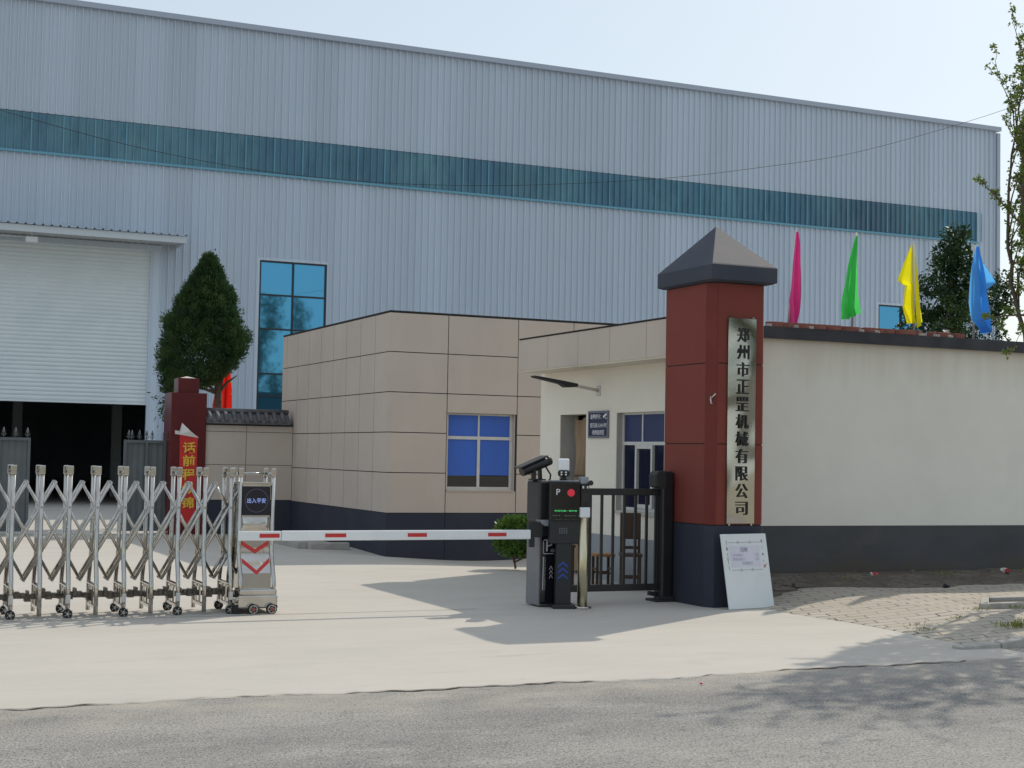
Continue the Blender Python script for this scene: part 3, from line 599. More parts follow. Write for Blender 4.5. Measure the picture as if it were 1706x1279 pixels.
# ================================================================== GUARDHOUSE
GX, GY, GB = 9.75, 16.4, 20.3      # left wall, street wall, back wall
RX = 9.3; GZ0, GZ1 = 2.96, 3.42; GR = 30.0
gh = thing('guardhouse', (12, 18, 0), 'cream rendered guardhouse with dark grey plinth and flat overhanging roof', 'building')
dy0, dy1, dz1 = 19.03, 19.87, 2.31
vy0, vy1, vz0, vz1 = 16.82, 18.12, 0.97, 2.31
BD = 0.63; T = 0.30
lw = MB()
lw.box(GX, GX + T, dy1, GB, BD, GZ0); lw.box(GX, GX + T, dy0, dy1, dz1, GZ0); lw.box(GX, GX + T, vy1, dy0, BD, GZ0)
lw.box(GX, GX + T, vy0, vy1, vz1, GZ0); lw.box(GX, GX + T, vy0, vy1, BD, vz0); lw.box(GX, GX + T, GY + .302, vy0, BD, GZ0)
lw.build('side_wall', 'warm_wall', gh)
lp = MB(); e = .004
lp.box(GX - e, GX + T, dy1, GB, -.3, BD - .001); lp.box(GX - e, GX + T, GY + .302, dy0, -.3, BD - .001); lp.build('side_plinth', 'grey_paint', gh)
MB().box(GX + .003, GX + T - .01, dy1 - .012, dy1 - .001, 0, dz1).build('door_reveal', 'jamb', gh)
MB().box(GX + .003, GX + T - .01, vy1 - .012, vy1 - .001, vz0, vz1).build('window_reveal', 'jamb', gh)
MB().box(GX - .03, GX + T - .1, vy0, vy1 - .012, vz0 - .03, vz0 + .012).build('window_sill', 'jamb', gh)
sw = MB(); sw.box(GX, GR, GY, GY + .3, 0.85, 3.30); sw.build('street_wall', 'cream_wall', gh)
sp = MB(); sp.box(GX - .004, GR, GY - .006, GY + .3, -.3, 0.849); sp.build('street_plinth', 'weathered_plinth', gh)
bw = MB(); bw.box(GX, GR, GB - .001 + .0, GB + .25, -.3, GZ0); bw.build('back_wall', 'warm_wall', gh)
sf = MB(); sf.box(RX + .012, GR, GY + .302, GB + .12, GZ0 - .02, GZ0 + .02); sf.box(RX + .012, GX + .31, 15.84, GY + .301, GZ0 - .02, GZ0 + .02); sf.build('soffit', 'soffit', gh)
rc = MB(); rc.box(RX + .014, GX + .31, 15.83, GB + .1, GZ0 + .022, GZ1 - .004); rc.box(GX + .311, GR, GY + .302, GB + .1, GZ0 + .022, GZ1 - .004); rc.build('roof', 'roof_felt', gh)
fc = MB(); fy = [15.83, 16.53, 17.51, 18.44, 19.40, 20.42]
for i in range(5): fc.box(RX, RX + .012, fy[i] + .005, fy[i + 1] - .005, GZ0, GZ1)
fc.build('fascia', 'tan_tile', gh)
gv = MB(); gv.box(RX + .0125, RX + .0138, 15.83, GB + .1, GZ0, GZ1 + .012); gv.box(RX - .012, RX + .06, 15.83, GB + .1, GZ1 + .0125, GZ1 + .024); gv.build('fascia_joint', 'groove', gh)
bf = MB(); bf.box(RX + .58, GR, GY - .075, GY - .032, 3.285, 3.44); bf.box(RX + .58, GR, GY - .032, GY + .5, 3.425, 3.44); bf.build('roof_edge', 'black_fascia', gh)
# window in the side wall
gw = MB(); gx = GX + .085; t = .045
gw.box(gx, gx + .05, vy0, vy0 + t, vz0 + .012, vz1); gw.box(gx, gx + .05, vy1 - t - .012, vy1 - .012, vz0 + .012, vz1)
gw.box(gx + .002, gx + .048, vy0 + t, vy1 - t - .012, vz0 + .012, vz0 + .06); gw.box(gx + .002, gx + .048, vy0 + t, vy1 - t - .012, 1.87, 1.915); gw.box(gx + .002, gx + .048, vy0 + t, vy1 - t - .012, vz1 - .03, vz1)
gw.box(gx + .004, gx + .046, 17.54, 17.57, 1.915, vz1 - .03); gw.box(gx - .02, gx + .02, 17.665, 17.71, vz0 + .06, 1.87); gw.box(gx - .02, gx + .02, 17.24, 17.285, vz0 + .06, 1.87)
gw.box(gx - .018, gx + .018, 17.285, 17.665, 1.82, 1.87); gw.box(gx - .018, gx + .018, 17.285, 17.665, vz0 + .06, vz0 + .11)
gwo = gw.build('window', 'white_alu', gh)
gp = MB(); gp.box(gx + .02, gx + .026, vy0 + t, vy1 - t - .012, vz0 + .06, 1.87); gp.build('pane', 'night_glass', gwo)
gb = MB(); gb.box(gx + .018, gx + .026, vy0 + t, 17.54, 1.915, vz1 - .03); gb.box(gx + .018, gx + .026, 17.57, vy1 - t - .012, 1.915, vz1 - .03); gb.build('blind', 'blue_blind_dark', gwo)
# quilted curtain hung in the doorway
cu = MB(); cv = []; ny, nz = 22, 30
for j in range(nz + 1):
    zz = 0.05 + (dz1 - 0.10) * j / nz
    for i in range(ny + 1):
        u = i / ny; yy = dy0 - .02 + 0.66 * u - 0.10 * u * (1 - j / nz) * .3
        cv.append((GX + .13 + .02 * math.sin(u * 19 + zz) + .012 * math.sin(zz * 9 + u * 5), yy, zz + .03 * math.sin(u * 7) * (j / nz) ** 6))
w = ny + 1
cu.add(cv, [(j * w + i, j * w + i + 1, (j + 1) * w + i + 1, (j + 1) * w + i) for j in range(nz) for i in range(ny)], True)
cuo = cu.build('door_curtain', 'curtain', gh)
bb = MB(); bb.bar((GX + .10, dy0, 1.42), (GX + .10, dy1 - .3, 1.42), .015, .03); bb.build('batten', 'wood_dark', cuo)
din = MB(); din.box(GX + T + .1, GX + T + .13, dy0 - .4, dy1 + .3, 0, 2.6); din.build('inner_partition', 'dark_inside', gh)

# wall lamp on an arm
lam = thing('wall_lamp', (9.75, 18.7, 2.63), 'slim dark street lamp head on a grey arm above the guardhouse sign', 'lamp')
a = MB(); a.tube([(9.75, 18.66, 2.63), (9.34, 18.63, 2.69)], .022, 10); a.rbox(9.735, 9.752, 18.60, 18.72, 2.56, 2.70, .006); a.build('arm', 'pole_metal', lam)
h = MB(); h.prism([(8.70, 2.80), (8.72, 2.775), (9.12, 2.70), (9.20, 2.655), (9.36, 2.665), (9.37, 2.71), (9.14, 2.745)], 'y', 18.54, 18.70); h.build('lamp_head', 'black_matte', lam, bevel=.006)

# notice sign on the guardhouse wall
ns_ = thing('notice_sign', (9.74, 18.63, 1.96), 'navy framed surveillance notice with white characters on the guardhouse wall', 'sign')
sy0, sy1, sz0, sz1 = 18.33, 18.935, 1.965, 2.345
fr = MB(); sxx = GX - .022
fr.box(sxx, GX - .001, sy0, sy0 + .03, sz0, sz1); fr.box(sxx, GX - .001, sy1 - .03, sy1, sz0, sz1); fr.box(sxx, GX - .001, sy0 + .03, sy1 - .03, sz0, sz0 + .03); fr.box(sxx, GX - .001, sy0 + .03, sy1 - .03, sz1 - .03, sz1); fr.build('frame', 'sign_frame', ns_)
MB().box(GX - .012, GX - .002, sy0 + .03, sy1 - .03, sz0 + .03, sz1 - .03).build('panel', 'navy_sign', ns_)
tx = MB(); RT, UP = (0, -1, 0), (0, 0, 1)
text_mb(tx, '温馨提示：', (GX - .012, 18.72, 2.265), RT, UP, width=.33, height=.066, bold=.012)
text_mb(tx, '您已进入24小时', (GX - .012, 18.635, 2.145), RT, UP, width=.50, height=.066, bold=.012)
text_mb(tx, '视频监控区', (GX - .012, 18.635, 2.045), RT, UP, width=.36, height=.066, bold=.012)
tx.add([(GX - .0135, 18.50, 2.27), (GX - .0135, 18.40, 2.315), (GX - .0135, 18.385, 2.285), (GX - .0135, 18.485, 2.24)], [(0, 1, 2, 3)]); tx.add([(GX - .0136, 18.44, 2.25), (GX - .0136, 18.40, 2.245), (GX - .0136, 18.37, 2.235), (GX - .0136, 18.43, 2.235)], [(0, 1, 2, 3)])
tx.build('lettering', 'print_white', ns_)

# ================================================================== GATE PILLAR
PX0, PX1, PY0, PY1 = 9.14, 9.868, 14.72, 15.81
pil = thing('gate_pillar', (9.5, 15.2, 0), 'tall dark red gate pillar with slate-blue plinth and pyramid cap', 'pillar')
def chpoly(x0, x1, y0, y1, cx_, cy_): return [(x0, y0 + cy_), (x0 + cx_, y0), (x1 - .03, y0), (x1, y0 + .03), (x1, y1 - .05), (x1 - .05, y1), (x0 + .05, y1), (x0, y1 - .05)]
sh = MB(); zs = [.945, 1.876, 2.808, 3.74]
for i in range(3): sh.prism(chpoly(PX0, PX1, PY0, PY1, .07, .11), 'z', zs[i] + .006, zs[i + 1] - .006)
sh.build('shaft', 'red_panel', pil, fixn=True)
gc = MB(); gc.prism(chpoly(PX0 + .008, PX1 - .008, PY0 + .008, PY1 - .008, .07, .11), 'z', .9, 3.8); gc.build('joint', 'groove', pil, fixn=True)
pb = MB(); pb.prism(chpoly(PX0 - .006, PX1 + .006, PY0 - .006, PY1 + .006, .07, .11), 'z', -.1, .938); pb.build('plinth', 'dark_plinth', pil, fixn=True)
cp = MB(); c0, c1, d0, d1 = 9.075, 9.965, 14.62, 15.87
ring = lambda z, o: [(c0 + o, d0 + o, z), (c1 - o, d0 + o, z), (c1 - o, d1 - o, z), (c0 + o, d1 - o, z)]
vs = ring(3.745, .05) + ring(3.765, 0) + ring(3.935, 0) + ring(3.952, .015) + [(9.50, 15.23, 4.475)]
fs = [(3, 2, 1, 0)] + [(4 * k + i, 4 * k + (i + 1) % 4, 4 * k + 4 + (i + 1) % 4, 4 * k + 4 + i) for k in range(3) for i in range(4)] + [(12 + i, 12 + (i + 1) % 4, 16) for i in range(4)]
cp.add(vs, fs); cp.build('cap', 'cap_slate', pil, fixn=True)
cs_ = MB(); cs_.prism([(PX0 - .003, PY0 + .112), (PX0 + .068, PY0 - .004), (PX0 + .085, PY0 - .004), (PX0 + .085, PY0 + .02), (PX0 + .02, PY0 + .12), (PX0 - .003, PY0 + .125)], 'z', .95, 3.735); cs_.build('corner_strip', 'red_dark', pil, fixn=True)
hk = MB(); hk.tube([(9.175, 14.78, 2.42), (9.15, 14.74, 2.38), (9.15, 14.73, 2.34), (9.17, 14.74, 2.34)], .008, 8); hk.tube([(9.17, 14.76, 2.40), (9.19, 14.70, 2.45)], .008, 8); hk.build('hook', 'pole_metal', pil)
# company plaque
pq = thing('company_plaque', (9.55, 14.7, 1), 'tall polished steel plaque with black company name on the red pillar', 'plaque')
nx, nz = 10, 60; py_ = 14.706; vv = []
for j in range(nz + 1):
    for i in range(nx + 1):
        x = 9.352 + .378 * i / nx; z = .965 + 2.37 * j / nz
        vv.append((x, py_ - .012 - .0042 * math.sin(z * 2.1 + x * 4) - .0016 * math.sin(z * 5.3 + 1 - x * 6) - .0004 * math.sin(z * 11 + 3 * x), z))
w = nx + 1; pp = MB(); pp.add(vv, [(j * w + i, j * w + i + 1, (j + 1) * w + i + 1, (j + 1) * w + i) for j in range(nz) for i in range(nx)], True)
pp.box(9.354, 9.728, py_ - .004, py_ + .006, .967, 3.333)
for x in (9.39, 9.69): pp.box(x - .012, x + .012, py_ - .012, py_ + .008, 3.332, 3.36); pp.box(x - .012, x + .012, py_ - .012, py_ + .008, .94, .968)
pp.build('plate', 'plaque_steel', pq)
ch = MB()
for i, c in enumerate('郑州市正罡机械有限公司'):
    hh = .185 if c not in '司' else .17
    text_mb(ch, c, (9.553, py_ - .0195, 3.145 - i * .2005), (1, 0, 0), (0, 0, 1), width=.158, height=hh * .90, bold=.0, xbold=.0045)
ch.build('lettering', 'ink_black', pq)
# leaning recruitment board
rb = thing('leaning_board', (9.6, 14.5, 0), 'white recruitment board leaning against the foot of the red pillar', 'board')
bl_, br_, tl_, tr_ = Vector((9.244, 14.44, .012)), Vector((9.935, 14.57, .012)), Vector((9.20, 14.575, .85)), Vector((9.891, 14.705, .85)); nb = (br_ - bl_).cross(tl_ - bl_).normalized()
b_ = MB(); th = -nb * .012
b_.add([bl_, br_, tr_, tl_, bl_ + th, br_ + th, tr_ + th, tl_ + th], [(0, 1, 2, 3), (7, 6, 5, 4), (0, 4, 5, 1), (1, 5, 6, 2), (2, 6, 7, 3), (3, 7, 4, 0)]); b_.build('sheet', 'board_white', rb)
def bp(u, v, o=.0015): return bl_.lerp(br_, u).lerp(tl_.lerp(tr_, u), v) + nb * o
pr_ = MB(); pr_.add([bp(.15, .55), bp(.82, .55), bp(.82, .84), bp(.15, .84)], [(0, 1, 2, 3)]); pr_.build('paper', 'paper', rb)
bx = (br_ - bl_).normalized(); by = (tl_ - bl_).normalized()
ti = MB(); text_mb(ti, '招聘', bp(.47, .785), bx, by, width=.115, bold=.006, thick=.002); ti.build('lettering', 'ink_faded', rb)
tl2 = MB()
text_mb(tl2, '天车焊接工', bp(.33, .715), bx, by, width=.17, thick=.002); text_mb(tl2, '1名', bp(.74, .715), bx, by, width=.05, thick=.002)
text_mb(tl2, '数控车床工', bp(.34, .66), bx, by, width=.19, thick=.002); text_mb(tl2, '2名', bp(.74, .66), bx, by, width=.05, thick=.002)
text_mb(tl2, '待遇面议', bp(.52, .605), bx, by, width=.17, thick=.002); tl2.build('small_lettering', 'paper' if False else mat('ink_pale', (0.42, 0.41, 0.52), 0.8), rb)
mk = MB()
def dash(u0, v0, u1, v1, w=.004): a_, c_ = bp(u0, v0, .0012), bp(u1, v1, .0012); d_ = (c_ - a_).cross(nb).normalized() * w; mk.add([a_ - d_, c_ - d_, c_ + d_, a_ + d_], [(0, 1, 2, 3)])
for k in range(14):
    u = .16 + .05 * k
    if k not in (4, 9): dash(u, .885, u + .03, .885, .003); dash(u, .515, u + .03, .515, .003)
for v_ in (.52, .60, .69, .78, .86): dash(.105, v_, .10, v_ + .055, .003); dash(.885, v_ + .01, .885, v_ + .045, .0025)
for (u, v_) in ((.36, .885), (.62, .885), (.37, .515), (.62, .515), (.10, .665), (.10, .80), (.885, .72), (.885, .90)):
    for q in range(8):
        q0, q1 = q * math.pi / 4, (q + 1) * math.pi / 4; dash(u + .02 * math.cos(q0), v_ + .015 * math.sin(q0), u + .02 * math.cos(q1), v_ + .015 * math.sin(q1), .0025)
mk.build('border_marks', 'ink_marks', rb)
mk = MB()
for q in range(8):
    q0, q1 = q * math.pi / 4, (q + 1) * math.pi / 4; dash(.90 + .022 * math.cos(q0), .56 + .018 * math.sin(q0), .90 + .022 * math.cos(q1), .56 + .018 * math.sin(q1), .004)
dash(.92, .57, .96, .59, .002); dash(.885, .56, .915, .56, .003); mk.build('seal_mark', 'ink_red', rb)

# ================================================================== RETRACTABLE GATE
fg = thing('retractable_gate', (3.0, 15.7, 0), 'stainless steel folding driveway gate with crossed bars and motor head', 'gate')
FT, BT, FB, BB = 15.53, 15.84, 15.445, 15.95     # front/back leg at top and at foot
def leg_path(x, yt, yb, z0, ztop=1.485):
    return [(x, yt, ztop), (x, yt, .66), (x, yt + (yb - yt) * .12, .58), (x, yt + (yb - yt) * .5, .47), (x, yt + (yb - yt) * .88, .37), (x, yb, .30), (x, yb, z0)]
def wheel(mb_t, mb_h, x, y, r, wd):
    mb_t.disc((x, y, r), r, 'y', wd, 22); mb_h.disc((x, y - wd / 2 - .001, r), r * .36, 'y', .006, 14)
    for q in range(5):
        a_ = q * 2 * math.pi / 5; mb_h.disc((x + r * .62 * math.cos(a_), y - wd / 2 - .001, r + r * .62 * math.sin(a_)), r * .13, 'y', .005, 8)
PITCH, XF = .272, 1.625
for k in range(-3, 9):
    x = XF + PITCH * k; wheeled = (k % 2 == 0); z0 = .095 if wheeled else .03
    f = MB(); f.tube(leg_path(x, FT, FB, z0), .0225, 12); f.tube(leg_path(x, BT, BB, z0), .0225, 12)
    f.tube([(x, FT, 1.455), (x, BT, 1.455)], .016, 8)
    for y in (FT, BT): f.rbox(x - .028, x + .028, y - .028, y + .028, 1.425, 1.515, .009)
    f.bar((x, FB, .315), (x, BB, .315), .045, .012); f.bar((x, FB, .285), (x, BB, .285), .02, .02); f.bar((x, FB, .10), (x, BB, .10), .03, .03)
    f.bar((x - .012, FT + .08, .12), (x - .012, FT + .08, .30), .02, .02); f.bar((x - .012, BT - .08, .12), (x - .012, BT - .08, .30), .02, .02)
    for y in (FT, BT): f.disc((x, y, 1.10), .012, 'y', .056, 8); f.disc((x, y, .60), .012, 'y', .056, 8)
    fo = f.build('frame', 'stainless', fg)
    if wheeled:
        for wy_ in (FB - .005, BB):
            tt, hh, gd = MB(), MB(), MB(); wheel(tt, hh, x, wy_, .047, .03)
            wo2 = tt.build('wheel', 'rubber', fo); hh.build('wheel_hub', 'hub', fo)
            gd.add([(x + (.054) * math.cos(a_), yy, .047 + .054 * math.sin(a_)) for yy in (wy_ - .026, wy_ + .026) for a_ in [R(25 + 13 * i) for i in range(11)]], [(i, i + 1, 11 + i + 1, 11 + i) for i in range(10)], True); gd.build('wheel_guard', 'white_alu', fo)
        MB().rbox(x - .021, x + .021, FB - .032, FB - .018, .15, .235, .004).build('leg_clip', 'white_alu', fo)
zb, zt = .365, 1.355
for k in range(-4, 8):
    xa = XF + PITCH * (k + .5); xb = xa + 2 * PITCH
    if xb > XF + PITCH * 8.6: xb_z = None
    for y in (15.595, 15.775):
        q = 1.0 if xb < XF + PITCH * 8.6 else .75 - (.5 if k == 7 else 0) + (.0 if k == 7 else 0)
        MB().tube([(xa - .008, y, zb), (xa + (xb - xa) * q + .008 * q, y, zb + (zt - zb) * q)], .0165, 10).build('scissor_bar', 'stainless', fg)
    q = 1.0 if xb < XF + PITCH * 8.6 else (.75 if k == 6 else .25)
    MB().tube([(xa - .008, 15.685, zt), (xa + (xb - xa) * q + .008 * q, 15.685, zt + (zb - zt) * q)], .0165, 10).build('scissor_bar', 'stainless', fg)
for k in range(-4, 8):
    x = XF + PITCH * (k + .5); pn_ = MB()
    for z in (zt, (zt + zb) / 2, zb): pn_.tube([(x, 15.58, z), (x, 15.79, z)], .011, 8)
    pn_.build('pivot_pin', 'hub', fg)
# linked drag chain
cm = MB(); rr = random.Random(4)
for i in range(62):
    x = .75 + i * .0505; z = .215 + .012 * math.sin(i * 1.1); y = 15.69 + .012 * ((i % 2) * 2 - 1)
    cm.rbox(x - .02, x + .024, y - .04, y + .04, z - .026, z + .026, .005)
    if i % 3 == 0: cm.box(x - .012, x + .012, y - .07, y + .07, z + .02, z + .055)
    if i % 4 == 1: cm.box(x - .03, x + .03, y - .06, y + .06, z - .05, z - .025)
    cm.disc((x + .026, y, z), .009, 'y', .10, 8)
cm.bar((.75, 15.66, .195), (3.85, 15.66, .195), .012, .02); cm.bar((.75, 15.72, .195), (3.85, 15.72, .195), .012, .02)
cm.build('drag_chain', 'chain_metal', fg)
# motor head
hx0, hx1 = 3.915, 4.225
hd = MB()
for x in (hx0 - .02, hx1 + .022): hd.tube(leg_path(x, FT - .01, FB - .045, .2), .0225, 12); hd.tube(leg_path(x, BT, BB, .2), .0225, 12); hd.tube([(x, FT, 1.455), (x, BT, 1.455)], .016, 8)
for x in (hx0 - .02, hx1 + .022):
    for y in (FT - .01, BT): hd.rbox(x - .027, x + .027, y - .027, y + .027, 1.43, 1.515, .009)
for y in (FT, BT): hd.tube([(hx0 - .02, y, 1.455), (hx1 + .022, y, 1.455)], .012, 8) if y == BT else None
hdo = hd.build('motor_head', 'stainless', fg)
bd = MB(); prf = [(15.545, 1.35), (15.535, .68), (15.515, .60), (15.465, .50), (15.435, .42), (15.43, .24), (15.90, .24), (15.90, .42), (15.85, .60), (15.83, .68), (15.83, 1.35)]
bd.prism(prf, 'x', hx0, hx1); bd.rbox(hx0 - .012, hx1 + .012, 15.50, 15.86, 1.335, 1.37, .006)
bdo = bd.build('casing', 'stainless', hdo, bevel=.012, fixn=True)
ba = MB(); ba.rbox(hx0 - .05, hx1 + .06, 15.36, 15.97, .06, .20, .018); ba.rbox(hx0 - .04, hx1 + .05, 15.355, 15.6, .195, .262, .02); ba.build('chassis', 'stainless', hdo)
MB().rbox(hx0 + .008, hx1 - .008, 15.512, 15.56, 1.02, 1.325, .004).build('display', 'lcd', hdo)
ds = MB(); text_mb(ds, '出入平安', ((hx0 + hx1) / 2, 15.512, 1.175), (1, 0, 0), UP, width=.20, height=.052, bold=.006); ds.build('display_text', 'lcd_text', hdo)
rg = MB(); cc = ((hx0 + hx1) / 2, 1.175)
rg.add([(cc[0] + rr_ * math.cos(a_), 15.5105, cc[1] + rr_ * math.sin(a_)) for a_ in [i * 2 * math.pi / 40 for i in range(40)] for rr_ in (.118, .125)], [(2 * i, 2 * ((i + 1) % 40), 2 * ((i + 1) % 40) + 1, 2 * i + 1) for i in range(40)]); rg.build('display_ring', 'lcd_ring', hdo)
tr_b = MB(); pt_ = []
for i in range(13):
    for j in range(6):
        u = i / 12; v_ = j / 5; pt_.append((hx0 + .012 + .286 * u, 15.538 - .035 * math.sin(v_ * math.pi * .9) * (1 - (2 * u - 1) ** 4), .845 + .155 * v_))
tr_b.add(pt_, [(i * 6 + j, (i + 1) * 6 + j, (i + 1) * 6 + j + 1, i * 6 + j + 1) for i in range(12) for j in range(5)], True); tr_b.build('tray', 'stainless', hdo)
def yprof(z):
    for (ya_, za), (yb_, zb2) in zip(prf, prf[1:]):
        if zb2 <= z <= za: return ya_ + (yb_ - ya_) * (za - z) / max(1e-6, za - zb2)
    return 15.43
cv_ = MB()
for z_hi, z_lo in ((.755, .665), (.575, .45)):
    w_ = .045; m_ = (hx0 + hx1) / 2
    for sgn in (-1, 1):
        pts = []
        for i in range(9):
            u = i / 8; x = m_ + sgn * (.145) * (1 - u)
            for dz in (0, w_): z = z_hi - (z_hi - z_lo) * u - w_ + dz; pts.append((x, yprof(z) - .004, z))
        cv_.add(pts, [(2 * i, 2 * i + 2, 2 * i + 3, 2 * i + 1) for i in range(8)])
cv_.build('chevron', 'red_reflector', hdo)
for x in (4.02, 4.215):
    t1, h1, h2 = MB(), MB(), MB(); wheel(t1, h1, x, 15.345, .055, .04); h2.disc((x, 15.322, .055), .017, 'y', .012, 12)
    h1.add([(x + r_ * math.cos(a_), 15.323, .055 + r_ * math.sin(a_)) for a_ in [i * 2 * math.pi / 24 for i in range(24)] for r_ in (.036, .045)], [(2 * i, 2 * ((i + 1) % 24), 2 * ((i + 1) % 24) + 1, 2 * i + 1) for i in range(24)])
    wo3 = t1.build('head_wheel', 'rubber', hdo); h1.build('head_wheel_rim', 'hub', hdo); h2.build('head_wheel_hub', 'hub_red', hdo)
    ar = MB(); ar.add([(x + .066 * math.cos(a_), yy, .055 + .066 * math.sin(a_)) for yy in (15.318, 15.37) for a_ in [R(10 + 16 * i) for i in range(11)]], [(i, i + 1, 11 + i + 1, 11 + i) for i in range(10)], True); ar.build('head_wheel_arch', 'stainless', hdo)
t1 = MB(); t1.disc((3.86, 15.40, .05), .05, 'y', .05, 20); t1.build('head_castor', 'rubber', hdo)

# ================================================================== BOOM BARRIER
bo = thing('boom_barrier', (7.35, 15.4, 0), 'dark barrier cabinet with lowered white boom and red reflective strips', 'barrier')
cb = MB(); cb.rbox(7.25, 7.47, 15.26, 15.60, .02, .80, .012); cb.build('cabinet', 'cabinet_grey', bo)
MB().rbox(7.262, 7.475, 15.235, 15.262, .04, .80, .006).build('front_panel', 'black_gloss', bo)
hdm = MB(); hdm.rbox(7.235, 7.42, 15.24, 15.60, .95, 1.425, .035); hdm.build('head', 'brown_grey', bo)
MB().rbox(7.245, 7.41, 15.23, 15.245, .98, 1.40, .005).build('head_panel', 'black_paint', bo)
nk = MB(); nk.rbox(7.245, 7.42, 15.262, 15.58, .79, .96, .012); nk.build('neck', 'black_matte', bo)
lg = MB(); lg.prism([(7.22, .985), (7.45, .985), (7.45, .915), (7.29, .915), (7.245, .945)], 'y', 15.19, 15.30); lg.build('ledge', 'grey_paint', bo, bevel=.006, fixn=True)
MB().rbox(7.09, 7.27, 15.203, 15.262, .79, .96, .008).rbox(7.11, 7.17, 15.203, 15.25, .68, .792, .008).build('bracket', 'black_matte', bo)
am = MB(); am.rbox(4.255, 7.10, 15.16, 15.20, .772, .876, .01); am.rbox(3.80, 4.25, 15.163, 15.197, .775, .873, .01); am.build('boom', 'white_paint', bo)
st = MB()
for a_, b2 in ((4.02, 4.23), (4.72, 4.95), (5.64, 5.86), (6.58, 6.80)):
    MB().box(a_, b2, 15.1575, 15.161, .806, .846).build('reflective_strip', 'red_reflector', bo)
lt = MB(); px_, pz_ = 7.36, .69
text_mb(lt, 'P', (px_ + .005, 15.235, pz_ + .005), (1, 0, 0), UP, height=.125, bold=.006)
lt.build('parking_letter', 'print_grey', bo)
ln = MB()
def rline(a_, c_, w=.004, y=15.233): a_ = Vector((a_[0], y, a_[1])); c_ = Vector((c_[0], y, c_[1])); d_ = (c_ - a_).cross(Vector((0, 1, 0))).normalized() * w; ln.add([a_ - d_, c_ - d_, c_ + d_, a_ + d_], [(0, 1, 2, 3)])
sq = [(px_ - .055, pz_ + .07), (px_ - .07, pz_ + .055), (px_ - .07, pz_ - .075), (px_ - .06, pz_ - .085), (px_ + .06, pz_ - .085)]
for q in range(len(sq) - 1): rline(sq[q], sq[q + 1])
rline((px_ - .055, pz_ + .07), (px_ + .05, pz_ + .07))
for q in range(10): a0, a1 = q * math.pi / 5, (q + 1) * math.pi / 5; rline((px_ + .045 + .022 * math.cos(a0), pz_ - .05 + .016 * math.sin(a0)), (px_ + .045 + .022 * math.cos(a1), pz_ - .05 + .016 * math.sin(a1)), .0025, 15.2325)
rline((px_ + .033, pz_ - .05), (px_ + .057, pz_ - .05), .0025, 15.232)
for k in range(3):
    zc = .455 - .048 * k; rline((7.37, zc - .03), (7.39, zc + .012), .004); rline((7.41, zc - .03), (7.39, zc + .012), .004, 15.2328)
rline((7.293, .57), (7.290, .20), .006)
ln.build('printed_symbols', 'print_grey', bo)
vt = MB(); text_mb(vt, 'Intelligent Parking System', (7.315, 15.235, .385), (0, 0, 1), (-1, 0, 0), width=.36, height=.016); vt.build('vertical_lettering', 'print_grey', bo)

# security camera on the barrier head
sc1 = thing('security_camera', (7.31, 15.42, 1.425), 'black bullet camera tilted down on top of the barrier cabinet', 'camera')
bdy = MB(); a_ = Vector((7.08, 15.40, 1.515)); b2 = Vector((7.42, 15.46, 1.64)); d_ = (b2 - a_).normalized()
bdy.tube([a_, a_ + d_ * .02, b2 - d_ * .02, b2], [.05, .056, .06, .054], 16)
bdy.build('body', 'black_paint', sc1)
vi = MB(); vi.bar(a_ + Vector((-.06, -.01, .045)), b2 + Vector((-.03, 0, .06)), .135, .014); vi.build('visor', 'black_matte', sc1)
MB().tube([b2 - d_ * .01, b2 + d_ * .045], .058, 14).build('rear_cap', 'black_matte', sc1)
bk = MB(); bk.bar((7.23, 15.40, 1.425), (7.24, 15.41, 1.54), .035, .06); bk.bar((7.33, 15.43, 1.425), (7.32, 15.43, 1.57), .03, .05); bk.rbox(7.20, 7.37, 15.36, 15.48, 1.424, 1.44, .004); bk.build('bracket', 'black_matte', sc1)
MB().tube([(7.40, 15.44, 1.58), (7.43, 15.43, 1.53), (7.455, 15.42, 1.49), (7.45, 15.42, 1.44), (7.43, 15.42, 1.42)], .01, 8).build('cable', 'rubber', sc1)

# ================================================================== PARKING TERMINAL
pt = thing('parking_terminal', (7.48, 15.11, 0), 'black licence plate terminal with letter P, red disc and green LED text', 'terminal')
pb2 = MB(); pb2.rbox(7.395, 7.565, 15.06, 15.20, .05, .75, .008); pb2.build('pedestal', 'black_matte', pt)
MB().rbox(7.355, 7.61, 15.0, 15.24, .006, .055, .01).build('base', 'black_paint', pt)
hd2 = MB(); hd2.rbox(7.312, 7.652, 15.05, 15.21, .725, 1.42, .012); hd2.build('housing', 'black_matte', pt)
MB().rbox(7.32, 7.644, 15.038, 15.052, .98, 1.405, .004).build('screen', 'black_gloss', pt)
MB().rbox(7.32, 7.64, 15.06, 15.20, 1.417, 1.432, .004).build('top_lid', 'grey_paint', pt)
MB().rbox(7.645, 7.68, 15.05, 15.20, .75, 1.12, .008).build('side_rail', 'brown_grey', pt)
q_ = MB(); text_mb(q_, 'P', (7.40, 15.037, 1.302), (1, 0, 0), UP, height=.066, bold=.006); q_.build('parking_letter', 'print_white', pt)
MB().disc((7.545, 15.036, 1.295), .042, 'y', .005, 28).build('red_disc', 'red_lamp', pt)
gl = MB(); rg_ = random.Random(11)
text_mb(gl, '欢迎光临', (7.425, 15.037, 1.093), (1, 0, 0), UP, width=.13, height=.018); text_mb(gl, '一路平安', (7.555, 15.037, 1.093), (1, 0, 0), UP, width=.12, height=.018); gl.build('led_text', 'led_green', pt)
dl = MB()
